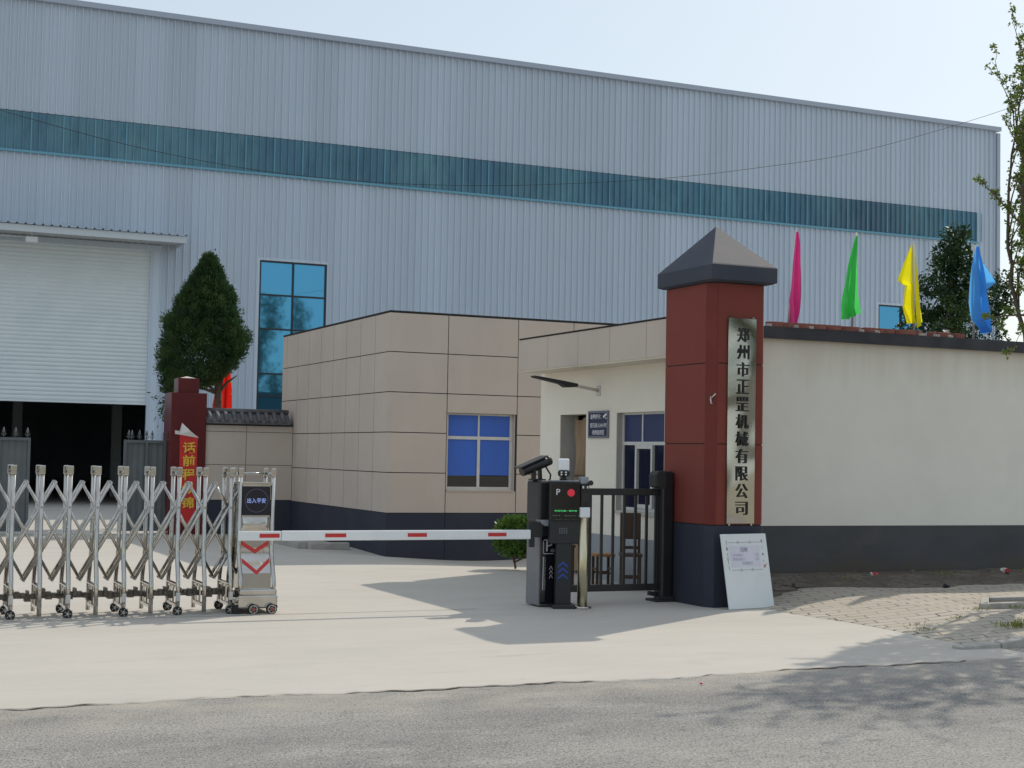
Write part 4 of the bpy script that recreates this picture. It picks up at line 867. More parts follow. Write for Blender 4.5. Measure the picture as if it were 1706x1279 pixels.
for i in range(14):
    x = 7.345 + .022 * i + rg_.uniform(-.005, .005)
    if rg_.random() < .7: dl.box(x, x + .006, 15.0355, 15.038, 1.035, 1.043)
    if rg_.random() < .7: dl.box(x, x + .004, 15.0355, 15.038, .992, .996)
dl.build('led_dots', 'led_dim', pt)
spk = MB()
for i in range(4):
    for j in range(3): spk.disc((7.425 + .026 * i, 15.048, .895 - .024 * j), .006, 'y', .008, 8)
spk.build('speaker_grille', 'grey_paint', pt)
cv2 = MB()
for k in range(3):
    zc = .53 - .065 * k
    for s_ in (-1, 1): cv2.add([(7.47, 15.0585, zc), (7.47, 15.0585, zc - .028), (7.47 + s_ * .055, 15.0585, zc - .075), (7.47 + s_ * .055, 15.0585, zc - .05)], [(0, 1, 2, 3)])
cv2.build('chevron', 'print_blue', pt); pt.rotation_euler = (0, 0, R(-17))
sc2 = thing('security_camera', (7.475, 15.13, 1.43), 'white box camera facing the road on top of the parking terminal', 'camera')
MB().rbox(7.412, 7.538, 15.02, 15.27, 1.53, 1.675, .02).build('body', 'white_paint', sc2)
lr = MB(); lr.rbox(7.41, 7.54, 14.995, 15.03, 1.475, 1.545, .022); lr.build('light_bar', 'black_gloss', sc2)
ld = MB()
for x in (7.45, 7.50):
    for z in (1.497, 1.523): ld.disc((x, 14.993, z), .010, 'y', .006, 10)
ld.build('lamp', 'print_white', sc2)
sn = MB(); sn.tube([(7.478, 15.12, 1.43), (7.478, 15.12, 1.455), (7.478, 15.12, 1.53)], [.045, .03, .028], 12); sn.build('stand', 'black_matte', sc2); sc2.rotation_euler = (0, 0, R(-25))

# stainless post with reader
sp_ = thing('sensor_post', (7.68, 15.02, 0), 'brushed steel post carrying a small black reader beside the terminal', 'post')
MB().tube([(7.68, 15.02, .02), (7.68, 15.02, 1.02)], .0575, 20).build('tube', 'brushed_post', sp_)
MB().tube([(7.68, 15.02, .006), (7.68, 15.02, .028), (7.68, 15.02, .034)], [.105, .105, .07], 24).build('base', 'stainless', sp_)
MB().rbox(7.618, 7.738, 14.965, 15.075, 1.02, 1.135, .01).build('collar', 'white_paint', sp_)
MB().rbox(7.625, 7.735, 14.985, 15.05, 1.135, 1.40, .012).build('reader', 'black_gloss', sp_)
MB().rbox(7.64, 7.72, 14.978, 14.988, 1.19, 1.29, .004).build('keypad', 'black_matte', sp_)
for x in (7.652, 7.705): MB().tube([(x, 14.98, 1.345), (x, 14.98, 1.372)], .010, 8).build('indicator', 'print_white', sp_)
hb = MB(); hb.rbox(7.632, 7.73, 15.0, 15.08, 1.385, 1.475, .008); hb.build('hood', 'grey_paint', sp_)
kn = MB(); kn.tube([(7.70, 15.0, 1.385), (7.755, 14.99, 1.41)], .016, 8); kn.tube([(7.74, 14.965, 1.405), (7.765, 15.02, 1.41)], .028, 12); kn.build('knob', 'black_matte', sp_)

# ================================================================== PEDESTRIAN BARRIER
pg = thing('barrier_fence', (8.4, 15.58, 0), 'black barred swing barrier with housing post beside the red pillar', 'barrier')
gy = 15.58
ra = MB(); ra.rbox(7.78, 8.98, gy - .022, gy + .022, 1.255, 1.335, .006); ra.build('top_rail', 'black_paint', pg)
ra = MB(); ra.rbox(7.60, 8.98, gy - .022, gy + .022, .135, .215, .006); ra.build('bottom_rail', 'black_paint', pg)
MB().rbox(7.995, 8.065, gy - .024, gy + .024, .213, 1.257, .006).build('upright', 'black_paint', pg)
for x in (8.205, 8.355, 8.505, 8.655, 8.805, 8.93):
    MB().rbox(x - .016, x + .016, gy - .014, gy + .014, .213, 1.257, .004).build('bar', 'black_paint', pg)
MB().rbox(7.79, 7.82, gy - .02, gy + .02, .213, 1.257, .004).build('upright', 'black_paint', pg)
ho = MB(); ho.rbox(8.955, 9.125, gy - .10, gy + .09, .02, 1.545, .03); ho.build('housing', 'black_paint', pg)
he = MB(); he.prism([(8.86, 1.50), (8.90, 1.545), (9.02, 1.55), (9.02, 1.33), (8.87, 1.36)], 'y', gy - .11, gy + .07); he.build('motor_cover', 'black_matte', pg, bevel=.015, fixn=True)
fo_ = MB(); fo_.rbox(8.87, 9.125, gy - .14, gy + .12, .006, .035, .005); fo_.rbox(8.90, 9.125, gy - .13, gy - .05, .035, .07, .005); fo_.bar((8.86, gy + .03, .10), (9.0, gy + .03, .08), .05, .05); fo_.build('foot', 'black_matte', pg)

# ================================================================== SEATS
def chair(x, y, ang, label, seat_mat, back=True, hs=.43, w=.36, hb_=.98, frame='wood_dark'):
    r = thing('chair' if back else 'stool', (0, 0, 0), label, 'chair' if back else 'stool')
    sgn = ((-1, -1), (1, -1), (1, 1), (-1, 1)); b = w / 2 - .02
    for (i, j) in sgn: MB().bar((i * b, j * b, 0), (i * b, j * b, (hb_ if (back and j > 0) else hs)), .032, .032).build('leg', frame, r)
    s_ = MB(); s_.rbox(-w / 2 - .01, w / 2 + .01, -w / 2 - .01, w / 2 + .01, hs - .005, hs + .035, .01); s_.build('seat', seat_mat, r)
    rl = MB()
    for z in (.16,):
        rl.bar((-b, -b, z), (b, -b, z), .022, .028); rl.bar((-b, b, z), (b, b, z), .022, .028); rl.bar((-b, -b, z + .05), (-b, b, z + .05), .022, .028); rl.bar((b, -b, z + .05), (b, b, z + .05), .022, .028)
    rl.build('stretcher', frame, r)
    if back:
        bk_ = MB(); bk_.rbox(-w / 2, w / 2, w / 2 - .045, w / 2 - .015, hb_ - .34, hb_, .012); bk_.build('backrest', 'wood_dark', r)
        rl2 = MB(); rl2.bar((-b, b, hs + .1), (b, b, hs + .1), .02, .04); rl2.build('back_rail', frame, r)
    r.location = (x, y, .008); r.rotation_euler = (0, 0, ang)
chair(9.38, 17.0, R(-25), 'dark wooden chair with solid back behind the barred barrier', 'wood_dark', True, w=.27, hb_=.98)
chair(9.36, 17.72, R(-12), 'low stool with an orange wooden top beside the dark chair', 'wood_orange', False, hs=.38, w=.25)
chair(8.75, 17.75, R(20), 'brown low stool half hidden behind the parking terminal', 'wood_dark', False, hs=.50, w=.26, frame='wood_dark')

# ================================================================== INNER GATE, WALL AND PILLAR
WY = 30.0
iw = thing('boundary_wall', (7.6, 30.1, 0), 'short beige panelled boundary wall topped with grey roof tiles', 'wall')
MB().box(6.80, 8.59, WY + .012, WY + .24, -.1, 2.26).build('core', 'groove', iw)
pw = MB()
for x0, x1 in ((6.80, 7.62), (7.63, 8.59)):
    for z0, z1 in ((.70, 1.40), (1.41, 2.07), (2.08, 2.20)): pw.box(x0, x1, WY, WY + .011, z0, z1)
pw.build('cladding', 'tan_tile', iw); MB().box(6.80, 8.59, WY - .005, WY + .011, -.1, .69).build('plinth', 'dark_plinth', iw)
cpn = MB()
cpn.prism([(WY - .12, 2.23), (WY - .12, 2.27), (WY + .12, 2.47), (WY + .36, 2.27), (WY + .36, 2.23)], 'x', 6.79, 8.52)
i = 0; x = 6.86
while x < 8.5:
    cpn.tube([(x, WY - .13, 2.275), (x, WY + .12, 2.485)], .045, 10); cpn.tube([(x, WY + .12, 2.485), (x, WY + .37, 2.275)], .045, 10); x += .168
cpn.tube([(6.79, WY + .12, 2.50), (8.52, WY + .12, 2.50)], .05, 10)
cpn.build('tile_coping', 'coping_tile', iw)
rp = thing('red_pillar', (6.43, 30.1, 0), 'glossy maroon tiled pillar with a smaller top block at the inner gate', 'pillar')
MB().box(6.08, 6.79, WY - .05, WY + .65, -.1, 2.83).build('shaft', 'maroon_tile', rp, bevel=.01); MB().box(6.235, 6.655, WY + .09, WY + .51, 2.832, 3.13).build('top_block', 'maroon_tile', rp, bevel=.01)
MB().add([(6.28, WY + .14, 3.13), (6.61, WY + .14, 3.13), (6.61, WY + .46, 3.13), (6.28, WY + .46, 3.13), (6.445, WY + .3, 3.175)], [(0, 1, 4), (1, 2, 4), (2, 3, 4), (3, 0, 4)]).build('cement_top', 'mortar_white', rp)
cl = thing('couplet_banner', (6.45, 29.94, .15), 'red paper couplet with gold characters peeling off the maroon pillar', 'banner')
by_ = WY - .056; bn = MB(); pv2 = []
for j in range(31):
    t_ = j / 30; z = .15 + 1.84 * t_
    for i in range(7):
        u = i / 6; x = 6.30 + (6.255 - 6.30) * t_ + u * (.30 + .07 * t_); zz = z if j > 4 else max(z, .15 + .30 * abs(u - .45))
        pv2.append((x, by_ - .004 - .012 * math.sin(t_ * 5 + u * 2) ** 2 * (.4 + t_), zz))
bn.add(pv2, [(j * 7 + i, j * 7 + i + 1, (j + 1) * 7 + i + 1, (j + 1) * 7 + i) for j in range(30) for i in range(6)], True); bn.build('paper_strip', 'red_banner', cl)
fl = MB(); fl.add([(6.245, by_ - .03, 1.99), (6.635, by_ - .04, 1.93), (6.45, by_ - .09, 2.07), (6.29, by_ - .05, 2.225), (6.24, by_ - .07, 2.06), (6.15, by_ - .06, 2.075), (6.155, by_ - .06, 2.0)], [(0, 1, 2), (0, 2, 3), (0, 3, 4), (0, 4, 5, 6)]); fl.build('folded_corner', 'white_back', cl)
gt = MB()
for c, z in zip('话前程似锦', (1.735, 1.475, 1.20, .925, .64)): text_mb(gt, c, (6.455 - (1.8 - z) * .005, by_ - .022, z), (1, 0, 0), UP, width=.25, height=.225, bold=.022)
gt.build('lettering', 'gold_print', cl)
def gate_leaf(x0, x1, label, spears, rail):
    r = thing('gate_leaf', ((x0 + x1) / 2, 30.3, 0), label, 'gate', 'inner sheet metal gate leaves')
    p_ = MB(); n_ = int((x1 - x0) / .06); xs_ = [x0 + (x1 - x0) * i / n_ for i in range(n_ + 1)]
    p_.add([(x, 30.33 + (.008 if i % 2 else 0), z) for z in (.12, 1.84) for i, x in enumerate(xs_)], [(i, i + 1, n_ + 2 + i, n_ + 1 + i) for i in range(n_)]); p_.build('panel', 'gate_grey', r)
    f = MB()
    for x in [x0, x1 - .05] + rail: f.box(x, x + .05, 30.28, 30.34, .06, 1.87)
    f.box(x0 + .05, x1 - .05, 30.283, 30.337, 1.81, 1.868); f.box(x0 + .05, x1 - .05, 30.283, 30.337, .06, .12); f.build('frame', 'gate_grey', r)
    for x in spears:
        s_ = MB(); s_.tube([(x, 30.31, 1.86), (x, 30.31, 1.94), (x, 30.31, 1.955), (x, 30.31, 1.985), (x, 30.31, 2.07)], [.010, .010, .016, .030, .002], 8); s_.tube([(x - .045, 30.31, 1.95), (x - .02, 30.31, 1.905), (x, 30.31, 1.925), (x + .02, 30.31, 1.905), (x + .045, 30.31, 1.95)], .008, 6)
        s_.build('spear_tip', 'gate_grey', r)
gate_leaf(1.2, 3.46, 'dark grey sheet metal gate leaf at the left picture edge, its free edge upright', [3.4 - .22 * i for i in range(10)], [2.86, 2.2])
gate_leaf(5.24, 6.07, 'dark grey sheet metal gate leaf hinged on the maroon pillar', [5.33, 5.39, 5.54, 5.68, 5.79, 6.02], [5.66])
# kerb stones of a planting bed by the beige wall
bed = tag(MB().rbox(7.45, 7.62, 25.5, 28.6, -.05, .13, .02).rbox(7.62, 8.35, 25.35, 25.52, -.05, .11, .02).build('bed_edging', 'kerbstone'), 'low concrete edging of a planting bed beside the beige building', 'edging')
# light sill across the inner gateway
tag(MB().box(-6, 6.0, 29.9, 30.15, -.02, .018).build('gate_sill', 'kerbstone'), kind='structure')

# ================================================================== TREES
def crown_shell(rng, n, prof, cx_, cy_, z0, z1, lumps, squash=1.0):
    """points near the surface of a body of revolution with lumps"""
    t = rng.uniform(0, 1, n) ** 0.95; a = rng.uniform(0, 2 * np.pi, n)
    r = np.interp(t, [p for p, _ in prof], [q for _, q in prof])
    lump = np.zeros(n)
    for (fa, ft, ph, am) in lumps: lump += am * np.sin(fa * a + ph) * np.sin(ft * t * 6.28 + ph * 1.7)
    k = 1 - np.abs(rng.normal(0, .16, n))
    rr_ = r * (1 + lump) * k
    return np.stack([cx_ + rr_ * np.cos(a), cy_ + rr_ * np.sin(a) * squash, z0 + (z1 - z0) * t], 1), a, t
rng = np.random.default_rng(21)
con = thing('conifer_tree', (7.75, 33, 0), 'clipped dark green egg-shaped conifer rising behind the tiled boundary wall', 'tree')
c_, a, t = crown_shell(rng, 11000, [(0, .34), (.05, .70), (.12, .90), (.22, .99), (.36, .96), (.52, .83), (.68, .60), (.82, .35), (.93, .14), (1, .02)], 7.33, 33.0, 3.08, 5.97, [(5, 2.2, .4, .05), (9, 3.7, 2.0, .06), (3, 1.3, 1.1, .03), (14, 6, 3, .05)])
c_[:, 2] += np.clip(1 - t / .4, 0, 1) * (c_[:, 0] - 7.33) * .55
c_[:, 0] += np.interp(t, [0, .25, 1], [.0, .0, .13])
V, F = [], []; base = 0
core, ac, tc_ = c_ * 1.0, a, t
def outd(a): return np.stack([np.cos(a), np.sin(a), np.full_like(a, .9)], 1)
core = core + (np.array([7.38, 33.0, 0]) * np.array([1, 1, 0]) + core * np.array([0, 0, 1]) - core) * .12
for q in range(3):
    d = outd(ac) + rng.normal(0, .55, (len(ac), 3)); v, f = leaves(core + rng.normal(0, .04, core.shape), d, .08, .03, rng); V.append(v); F.append(f + base); base += len(v)
sel = rng.choice(len(c_), 800, replace=False)
for k in sel:
    m_ = 75; o_ = outd(a[k:k + 1])[0]; o_ = o_ / np.linalg.norm(o_); r_ = rng.uniform(.07, .15); ctr = c_[k] + o_ * rng.uniform(-.10, .05)
    u = rng.normal(0, 1, (m_, 3)); u /= np.linalg.norm(u, axis=1, keepdims=True); p_ = ctr + u * r_ * rng.uniform(.3, 1, (m_, 1)) * np.array([1, 1, 1.25])
    v, f = leaves(p_, u * .8 + o_ * .7 + np.array([0, 0, .5]) + rng.normal(0, .3, u.shape), .062, .02, rng); V.append(v); F.append(f + base); base += len(v)
# ragged skirt hanging low on the left
cs = np.array([6.70, 33.0, 2.75]) + rng.normal(0, 1, (500, 3)) * np.array([.14, .18, .22]); v, f = leaves(cs, rng.normal(0, 1, cs.shape) + np.array([-.3, 0, -.6]), .12, .035, rng); V.append(v); F.append(f + base); base += len(v)
np_mesh('crown', np.concatenate(V), np.concatenate(F), 'conifer', con)
tk = MB(); tk.tube([(7.78, 33, 0), (7.76, 33, 1.5), (7.74, 33, 2.5), (7.72, 33, 3.2), (7.55, 33, 4.6), (7.45, 33, 5.6)], [.12, .10, .09, .08, .05, .02], 10)
for dx, dz in ((-.5, .25), (-.75, .1), (.35, .4), (-.3, .7), (.2, .8)): tk.tube([(7.72, 33, 2.95), (7.72 + dx * .5, 33 - .1, 3.0 + dz * .5), (7.72 + dx, 33 - .25, 2.95 + dz)], [.045, .03, .012], 6)
tk.build('trunk', 'bark', con)

def blob_tree(name, label, base_xy, clumps, mname, n, ll, lw, seed, trunk, bark='bark'):
    rg = np.random.default_rng(seed); r = thing(name, (base_xy[0], base_xy[1], 0), label, 'tree'); P = []
    D = []
    for (x, y, z, rad, wt) in clumps:
        k = int(n * wt); u = rg.normal(size=(k, 3)); u /= np.linalg.norm(u, axis=1, keepdims=True); q = rad * rg.uniform(.25, 1, (k, 1)) ** .5 * (1 + .25 * np.sin(5 * u[:, :1] + 3 * u[:, 2:]))
        P.append(np.array([x, y, z]) + u * q * np.array([1, 1, .85])); D.append(u + rg.normal(0, .7, u.shape))
    v, f = leaves(np.concatenate(P), np.concatenate(D), ll, lw, rg); np_mesh('crown', v, f, mname, r)
    tb = MB()
    for path, rs_ in trunk: tb.tube(path, rs_, 8)
    tb.build('trunk', bark, r); return r
ce = random.Random(5); cl_ = []
env = [(6.25, 20.75, .15), (6.0, 20.7, .4), (5.75, 20.7, .6), (5.4, 20.7, .8), (5.1, 20.7, .9), (4.7, 20.7, 1.0), (4.3, 20.6, 1.05), (3.9, 20.6, 1.15), (3.5, 20.6, 1.1), (3.1, 20.6, .8)]
for (z, x, r) in env:
    for _ in range(int(3 + 7 * r)):
        a_ = ce.uniform(0, 6.28); q = r * ce.uniform(.3, 1.12); cl_.append((x + q * math.cos(a_), 24 + q * math.sin(a_) * .8, z + ce.uniform(-.2, .2), ce.uniform(.10, .26), .0))
cl_ += [(21.45 + ce.uniform(-.3, .4), 24 + ce.uniform(-.4, .4), 5.2 + ce.uniform(-.5, .7), ce.uniform(.1, .22), .0) for _ in range(9)] + [(19.6 + ce.uniform(-.25, .3), 23.9, 4.0 + ce.uniform(-.4, .4), ce.uniform(.1, .2), .0) for _ in range(6)]
cl_ += [(20.6 + ce.uniform(-.2, .2), 24 + ce.uniform(-.2, .2), 3.0 + .22 * i, .3, 0) for i in range(14)]
cl_ = [(x, y, z, r, r * r) for x, y, z, r, _ in cl_]; tot = sum(c[4] for c in cl_); cl_ = [(x, y, z, r, w_ / tot) for x, y, z, r, w_ in cl_]
blob_tree('evergreen_tree', 'dark bushy evergreen tree behind the blue flag', (20.6, 24), cl_, 'dark_leaf', 17000, .085, .045, 31,
          [([(20.6, 24, 0), (20.62, 24, 2.5), (20.6, 24, 4.2), (20.55, 24, 5.9)], [.12, .1, .07, .02])] + [([(20.6, 24, 3 + .3 * i), (20.6 + dx, 24 + dy, 4 + .35 * i)], [.05, .015]) for i, (dx, dy) in enumerate(((-.6, .1), (.6, .1), (-.4, -.3), (.4, .3), (.2, -.4)))])

# young street tree, mostly beyond the right edge
yt = thing('street_tree', (13.22, 13.5, .1), 'young street tree with thin twigs and pale green leaves at the right edge', 'tree')
TB = Vector((13.22, 13.5, .1)); wood = MB(); LP, LD = [], []
rt_ = random.Random(12)
wood.tube([TB, TB + Vector((.01, 0, .9)), TB + Vector((-.02, .02, 1.7)), TB + Vector((.02, .03, 2.3))], [.12, .105, .095, .085], 10)
wood.tube([TB + Vector((.02, .03, 2.3)), TB + Vector((.06, .0, 3.4)), TB + Vector((.03, .03, 4.6)), TB + Vector((.1, 0, 6.2))], [.085, .065, .045, .02], 8)
def limb(p0, p1, r0, depth, nleaf, bow=.25):
    p0 = Vector(p0); p1 = Vector(p1)
    if nleaf == 5 and p1.x < .932 * p1.y: p1.x = .932 * p1.y + rt_.uniform(0, .2)      # unseen limbs kept past the view edge, leafed densely to deepen the road shadow
    L_ = (p1 - p0).length; n_ = max(4, int(L_ / .2)); pts = []
    side = Vector((rt_.gauss(0, 1), rt_.gauss(0, 1), .2)).normalized()
    for i in range(n_ + 1):
        u = i / n_; pts.append(p0.lerp(p1, u) + side * math.sin(u * math.pi) * bow * L_ * .25 + Vector((0, 0, .12 * L_ * math.sin(u * math.pi) * (.5 if depth else .3))) + Vector((rt_.gauss(0, .012), rt_.gauss(0, .012), 0)))
    wood.tube(pts, [max(.003, r0 * (1 - .88 * i / n_)) for i in range(n_ + 1)], 6 if depth else 8)
    for i in range(1, n_ + 1):
        u = i / n_; p = pts[i]; d = (pts[i] - pts[i - 1]).normalized()
        if depth >= 1 or u > .35:
            for _ in range(nleaf):
                if rt_.random() < .85:
                    q = pts[i - 1].lerp(p, rt_.random()); c0_ = q + Vector((rt_.gauss(0, .018), rt_.gauss(0, .018), rt_.gauss(0, .018)))
                    for _k in range(3): LP.append(tuple(c0_)); LD.append((rt_.gauss(0, 1), rt_.gauss(0, 1), rt_.gauss(.3, .8)))
        if depth < (1 if p1.x < 12.5 and depth == 0 and u < .45 else 2) and u > (.4 if p1.x < 12.5 else .22) and rt_.random() < ((.9 if depth == 0 else .7) if p1.x > 12.5 else .6):
            sp_r = .3 if p1.x < 12.5 else .6; dd = (d * rt_.uniform(.6, 1.1) + Vector((rt_.gauss(.08 if p1.x < 12.5 else 0, sp_r), rt_.gauss(0, sp_r), rt_.gauss(.15, sp_r * .6)))).normalized()
            limb(p, p + dd * L_ * rt_.uniform(.14, .30) * (1.2 - .5 * u) * (.55 if p1.x < 12.5 else 1), r0 * (.45 if depth == 0 else .5) * (1 - .6 * u), depth + 1, nleaf, bow)
tips = [(12.27, 13.25, 6.80), (12.05, 13.30, 6.27), (12.45, 13.45, 6.1), (12.03, 13.2, 5.70), (11.76, 13.3, 4.98), (12.49, 13.1, 3.7), (11.75, 13.2, 3.32),
        (13.0, 13.3, 7.3), (13.6, 13.7, 6.9), (14.0, 13.2, 5.9), (13.2, 12.3, 6.4), (12.7, 12.1, 5.6), (13.6, 14.1, 7.2), (12.6, 14.0, 6.4), (14.1, 14.1, 5.2), (13.1, 11.9, 4.9), (13.9, 12.5, 5.0), (13.2, 13.6, 8.0), (12.7, 13.0, 7.1), (13.5, 12.9, 7.6), (13.9, 13.6, 6.4), (13.3, 12.6, 5.8), (13.0, 14.3, 5.5)]
wood.tube([TB + Vector((0, 0, 2.25)), (13.1, 13.4, 3.0), (13.0, 13.3, 3.6), (13.02, 13.3, 4.4)], [.045, .035, .028, .012], 8)
for k, tp in enumerate(tips):
    z0 = 1.5 + .9 * rt_.random(); limb(Vector((13.01, 13.3, 3.4)) if tp[2] < 4 and tp[0] < 12.5 else TB + Vector((.04, .01, min(z0 + 1.9, tp[2] - 1.2))) if tp[0] < 12.5 else TB + Vector((rt_.uniform(-.03, .03), rt_.uniform(-.03, .03), z0)), tp, .022 if tp[0] < 12.5 else .038, 0, 2 if tp[0] < 12.5 else 5, .12 if tp[0] < 12.5 else .35)
limb((13.0, 13.3, 3.6), (12.30, 13.1, 2.62), .011, 1, 3); limb((13.0, 13.3, 3.6), (12.45, 13.15, 2.75), .011, 1, 4); limb((13.0, 13.3, 3.6), (12.12, 13.15, 2.98), .011, 1, 4)
wood.build('trunk', 'twig', yt)
v, f = leaves(np.array(LP), np.array(LD), .040, .025, np.random.default_rng(2)); np_mesh('crown', v, f, 'young_leaf', yt)
# its pit edging
pe = MB()
for p_, q_2 in (((11.40, 12.75), (13.3, 12.75)), ((11.36, 12.70), (11.92, 13.32)), ((11.95, 13.30), (13.6, 13.30))): pe.bar((p_[0], p_[1], .125), (q_2[0], q_2[1], .125), .09, .15)
tag(pe.build('tree_pit_edging', 'kerbstone', bevel=.012), 'concrete edging stones framing the street tree pit on the pavement', 'edging')
tag(MB().add([(11.45, 12.78, .155), (13.3, 12.78, .155), (13.6, 13.28, .155), (11.92, 13.28, .155)], [(0, 1, 2, 3)]).build('pit_soil', 'soil'), kind='structure')

# clipped bush
bu = thing('bush', (9.35, 20.6, 0), 'small clipped green bush by the beige building behind the boom', 'bush')
rb_ = np.random.default_rng(8); n = 3600
u = rb_.normal(size=(n, 3)); u /= np.linalg.norm(u, axis=1, keepdims=True); rr_ = (.30 + .04 * np.sin(6 * u[:, :1] + 4 * u[:, 1:2])) * rb_.uniform(.2, 1, (n, 1)) ** .35
P_ = u * rr_ * np.array([1.12, 1.0, 1.0]); P_[:, 2] = np.clip(P_[:, 2] * 1.05, -.3, .24) + rb_.normal(0, .022, n); P_ += np.array([9.42, 20.6, .50])
v, f = leaves(P_, u + rb_.normal(0, .6, u.shape), .055, .034, rb_); np_mesh('crown', v, f, 'bush_leaf', bu)
tb = MB(); tb.tube([(9.40, 20.6, 0), (9.38, 20.6, .15), (9.44, 20.6, .35)], [.018, .016, .01], 6); tb.tube([(9.39, 20.6, .1), (9.55, 20.58, .17), (9.66, 20.6, .2)], [.014, .01, .006], 6); tb.tube([(9.39, 20.6, .05), (9.3, 20.6, .3)], [.012, .006], 6); tb.build('stem', 'bark', bu)

# grass tufts on the paving
rg2 = np.random.default_rng(17); V, F = [], []; base = 0
for (x, y, k, s_) in ((10.62, 11.43, 130, .10), (10.82, 11.40, 110, .10), (9.95, 12.0, 22, .06), (10.6, 12.25, 18, .06), (10.1, 12.3, 18, .06), (11.2, 12.62, 26, .07), (11.8, 12.66, 30, .08), (13.4, 15.7, 30, .10), (15.0, 15.8, 60, .12), (15.9, 15.9, 70, .14), (11.8, 15.6, 20, .07)):
    c_ = np.array([x, y, pz(x, y) + (.0 if y < 15 else .09)]) + rg2.normal(0, 1, (k, 3)) * np.array([s_ * .9, s_ * .6, .004]); d = rg2.normal(0, .5, (k, 3)); d[:, 2] = 1
    v, f = leaves(c_, d, s_ * .7, .009, rg2); V.append(v); F.append(f + base); base += len(v)
tag(np_mesh('grass', np.concatenate(V), np.concatenate(F), 'grass_leaf'), kind='stuff')
# rubble in the soil strip
rub = MB(); rr2 = random.Random(6)
for i in range(150):
    x = rr2.uniform(10.05, 16.8); y = rr2.uniform(15.25, 16.25); s_ = rr2.uniform(.012, .035) * (2.1 if (x < 10.9 and rr2.random() < .35) else 1)
    z = soil_z(x, y); bm = bmesh.new(); bmesh.ops.create_icosphere(bm, subdivisions=1, radius=s_)
    for v_ in bm.verts: v_.co = Vector((v_.co.x * rr2.uniform(.7, 1.6), v_.co.y * rr2.uniform(.6, 1.3), v_.co.z * rr2.uniform(.3, .8)))
    rub.bm(bm, Matrix.Translation((x, y, z)) @ Matrix.Rotation(rr2.uniform(0, 6), 4, 'Z'))
tag(rub.build('rubble', 'rubble'), kind='stuff')
for i, (x, y, w_, d_, a_, lab) in enumerate(((10.28, 15.20, .34, .2, .2, 'broken paving slab lying nearest the recruitment board'), (10.62, 15.36, .30, .18, -.3, 'tilted broken paving slab in the soil, second from the board'), (10.95, 15.45, .36, .14, .1, 'long flat broken slab at the soil edge, farthest from the board'))):
    s_ = MB(); s_.add([(-w_ / 2, -d_ / 2, 0), (w_ / 2, -d_ / 2 * .7, 0), (w_ / 2 * .8, d_ / 2, 0), (-w_ / 2 * .7, d_ / 2, 0), (-w_ / 2, -d_ / 2, .05), (w_ / 2, -d_ / 2 * .7, .055), (w_ / 2 * .8, d_ / 2, .06), (-w_ / 2 * .7, d_ / 2, .05)], [(0, 3, 2, 1), (4, 5, 6, 7), (0, 1, 5, 4), (1, 2, 6, 5), (2, 3, 7, 6), (3, 0, 4, 7)])
    o = s_.build('broken_slab', 'rubble', bevel=.006); o.location = (x, y, soil_z(x, y) + .004); o.rotation_euler = (rr2.uniform(-.15, .2), rr2.uniform(-.12, .12), a_); tag(o, lab, 'slab', 'broken slabs at the foot of the wall')
# litter
def crumple(name, loc, size, m, label, cat, seed, stretch=(1, 1, 1), m2=None):
    q = random.Random(seed); bm = bmesh.new(); bmesh.ops.create_icosphere(bm, subdivisions=2, radius=size)
    for v_ in bm.verts: s_ = q.uniform(.3, 1.35); v_.co = Vector((v_.co.x * s_ * stretch[0], v_.co.y * s_ * stretch[1], v_.co.z * s_ * stretch[2]))
    b = MB(); b.bm(bm); o = b.build(name, m); o.location = loc; tag(o, label, cat)
    if m2: o.data.materials.append(M[m2]); [setattr(p, 'material_index', 1) for p in o.data.polygons if p.center.x < -size * stretch[0] * .35]
    return o
crumple('litter_wrapper', (12.43, 15.98, .24), .04, 'litter_red', 'crumpled red wrapper with a pale end on the soil, nearer the pillar', 'litter', 1, (1.7, 1, .6), 'white_back')
crumple('litter_wrapper', (14.70, 16.05, .25), .05, 'white_back', 'crumpled pale wrapper with red print on the soil near the right edge', 'litter', 2, (1.7, 1, .7), None)
o = bpy.data.objects[-1] if False else None
cr2 = [ob for ob in COL.objects if ob.name.startswith('litter_wrapper')][-1]
cr2.data.materials.append(M['litter_red']); [setattr(p, 'material_index', 1) for p in cr2.data.polygons if p.center.x > -.01]
crumple('litter_can', (12.86, 15.06, .15), .04, 'litter_black', 'small crushed black can where soil meets the paving', 'litter', 3, (1.2, 1, .9))

# ================================================================== FLAGS
def sheet(mb, left, right, y, n, folds, amp, seed):
    """cloth between two edges (x,z from top to bottom) with folds in depth"""
    q = random.Random(seed); m_ = 24
    def at(pl_, t_):
        s_ = t_ * (len(pl_) - 1); k = min(int(s_), len(pl_) - 2); u = s_ - k; return (pl_[k][0] * (1 - u) + pl_[k + 1][0] * u, pl_[k][1] * (1 - u) + pl_[k + 1][1] * u)
    ph = q.uniform(0, 6); vs = []
    for j in range(m_ + 1):
        t_ = j / m_; (xl, zl), (xr, zr) = at(left, t_), at(right, t_)
        for i in range(n + 1):
            u = i / n; vs.append((xl + (xr - xl) * u, y + amp * 1.5 * (.2 + t_) * (math.sin(u * folds * math.pi + ph + t_ * 1.5) + .4 * math.sin(u * folds * 7.1 + t_ * 4 + ph)) - amp * .2, zl + (zr - zl) * u))
    w = n + 1; mb.add(vs, [(j * w + i, j * w + i + 1, (j + 1) * w + i + 1, (j + 1) * w + i) for j in range(m_) for i in range(n)], True)
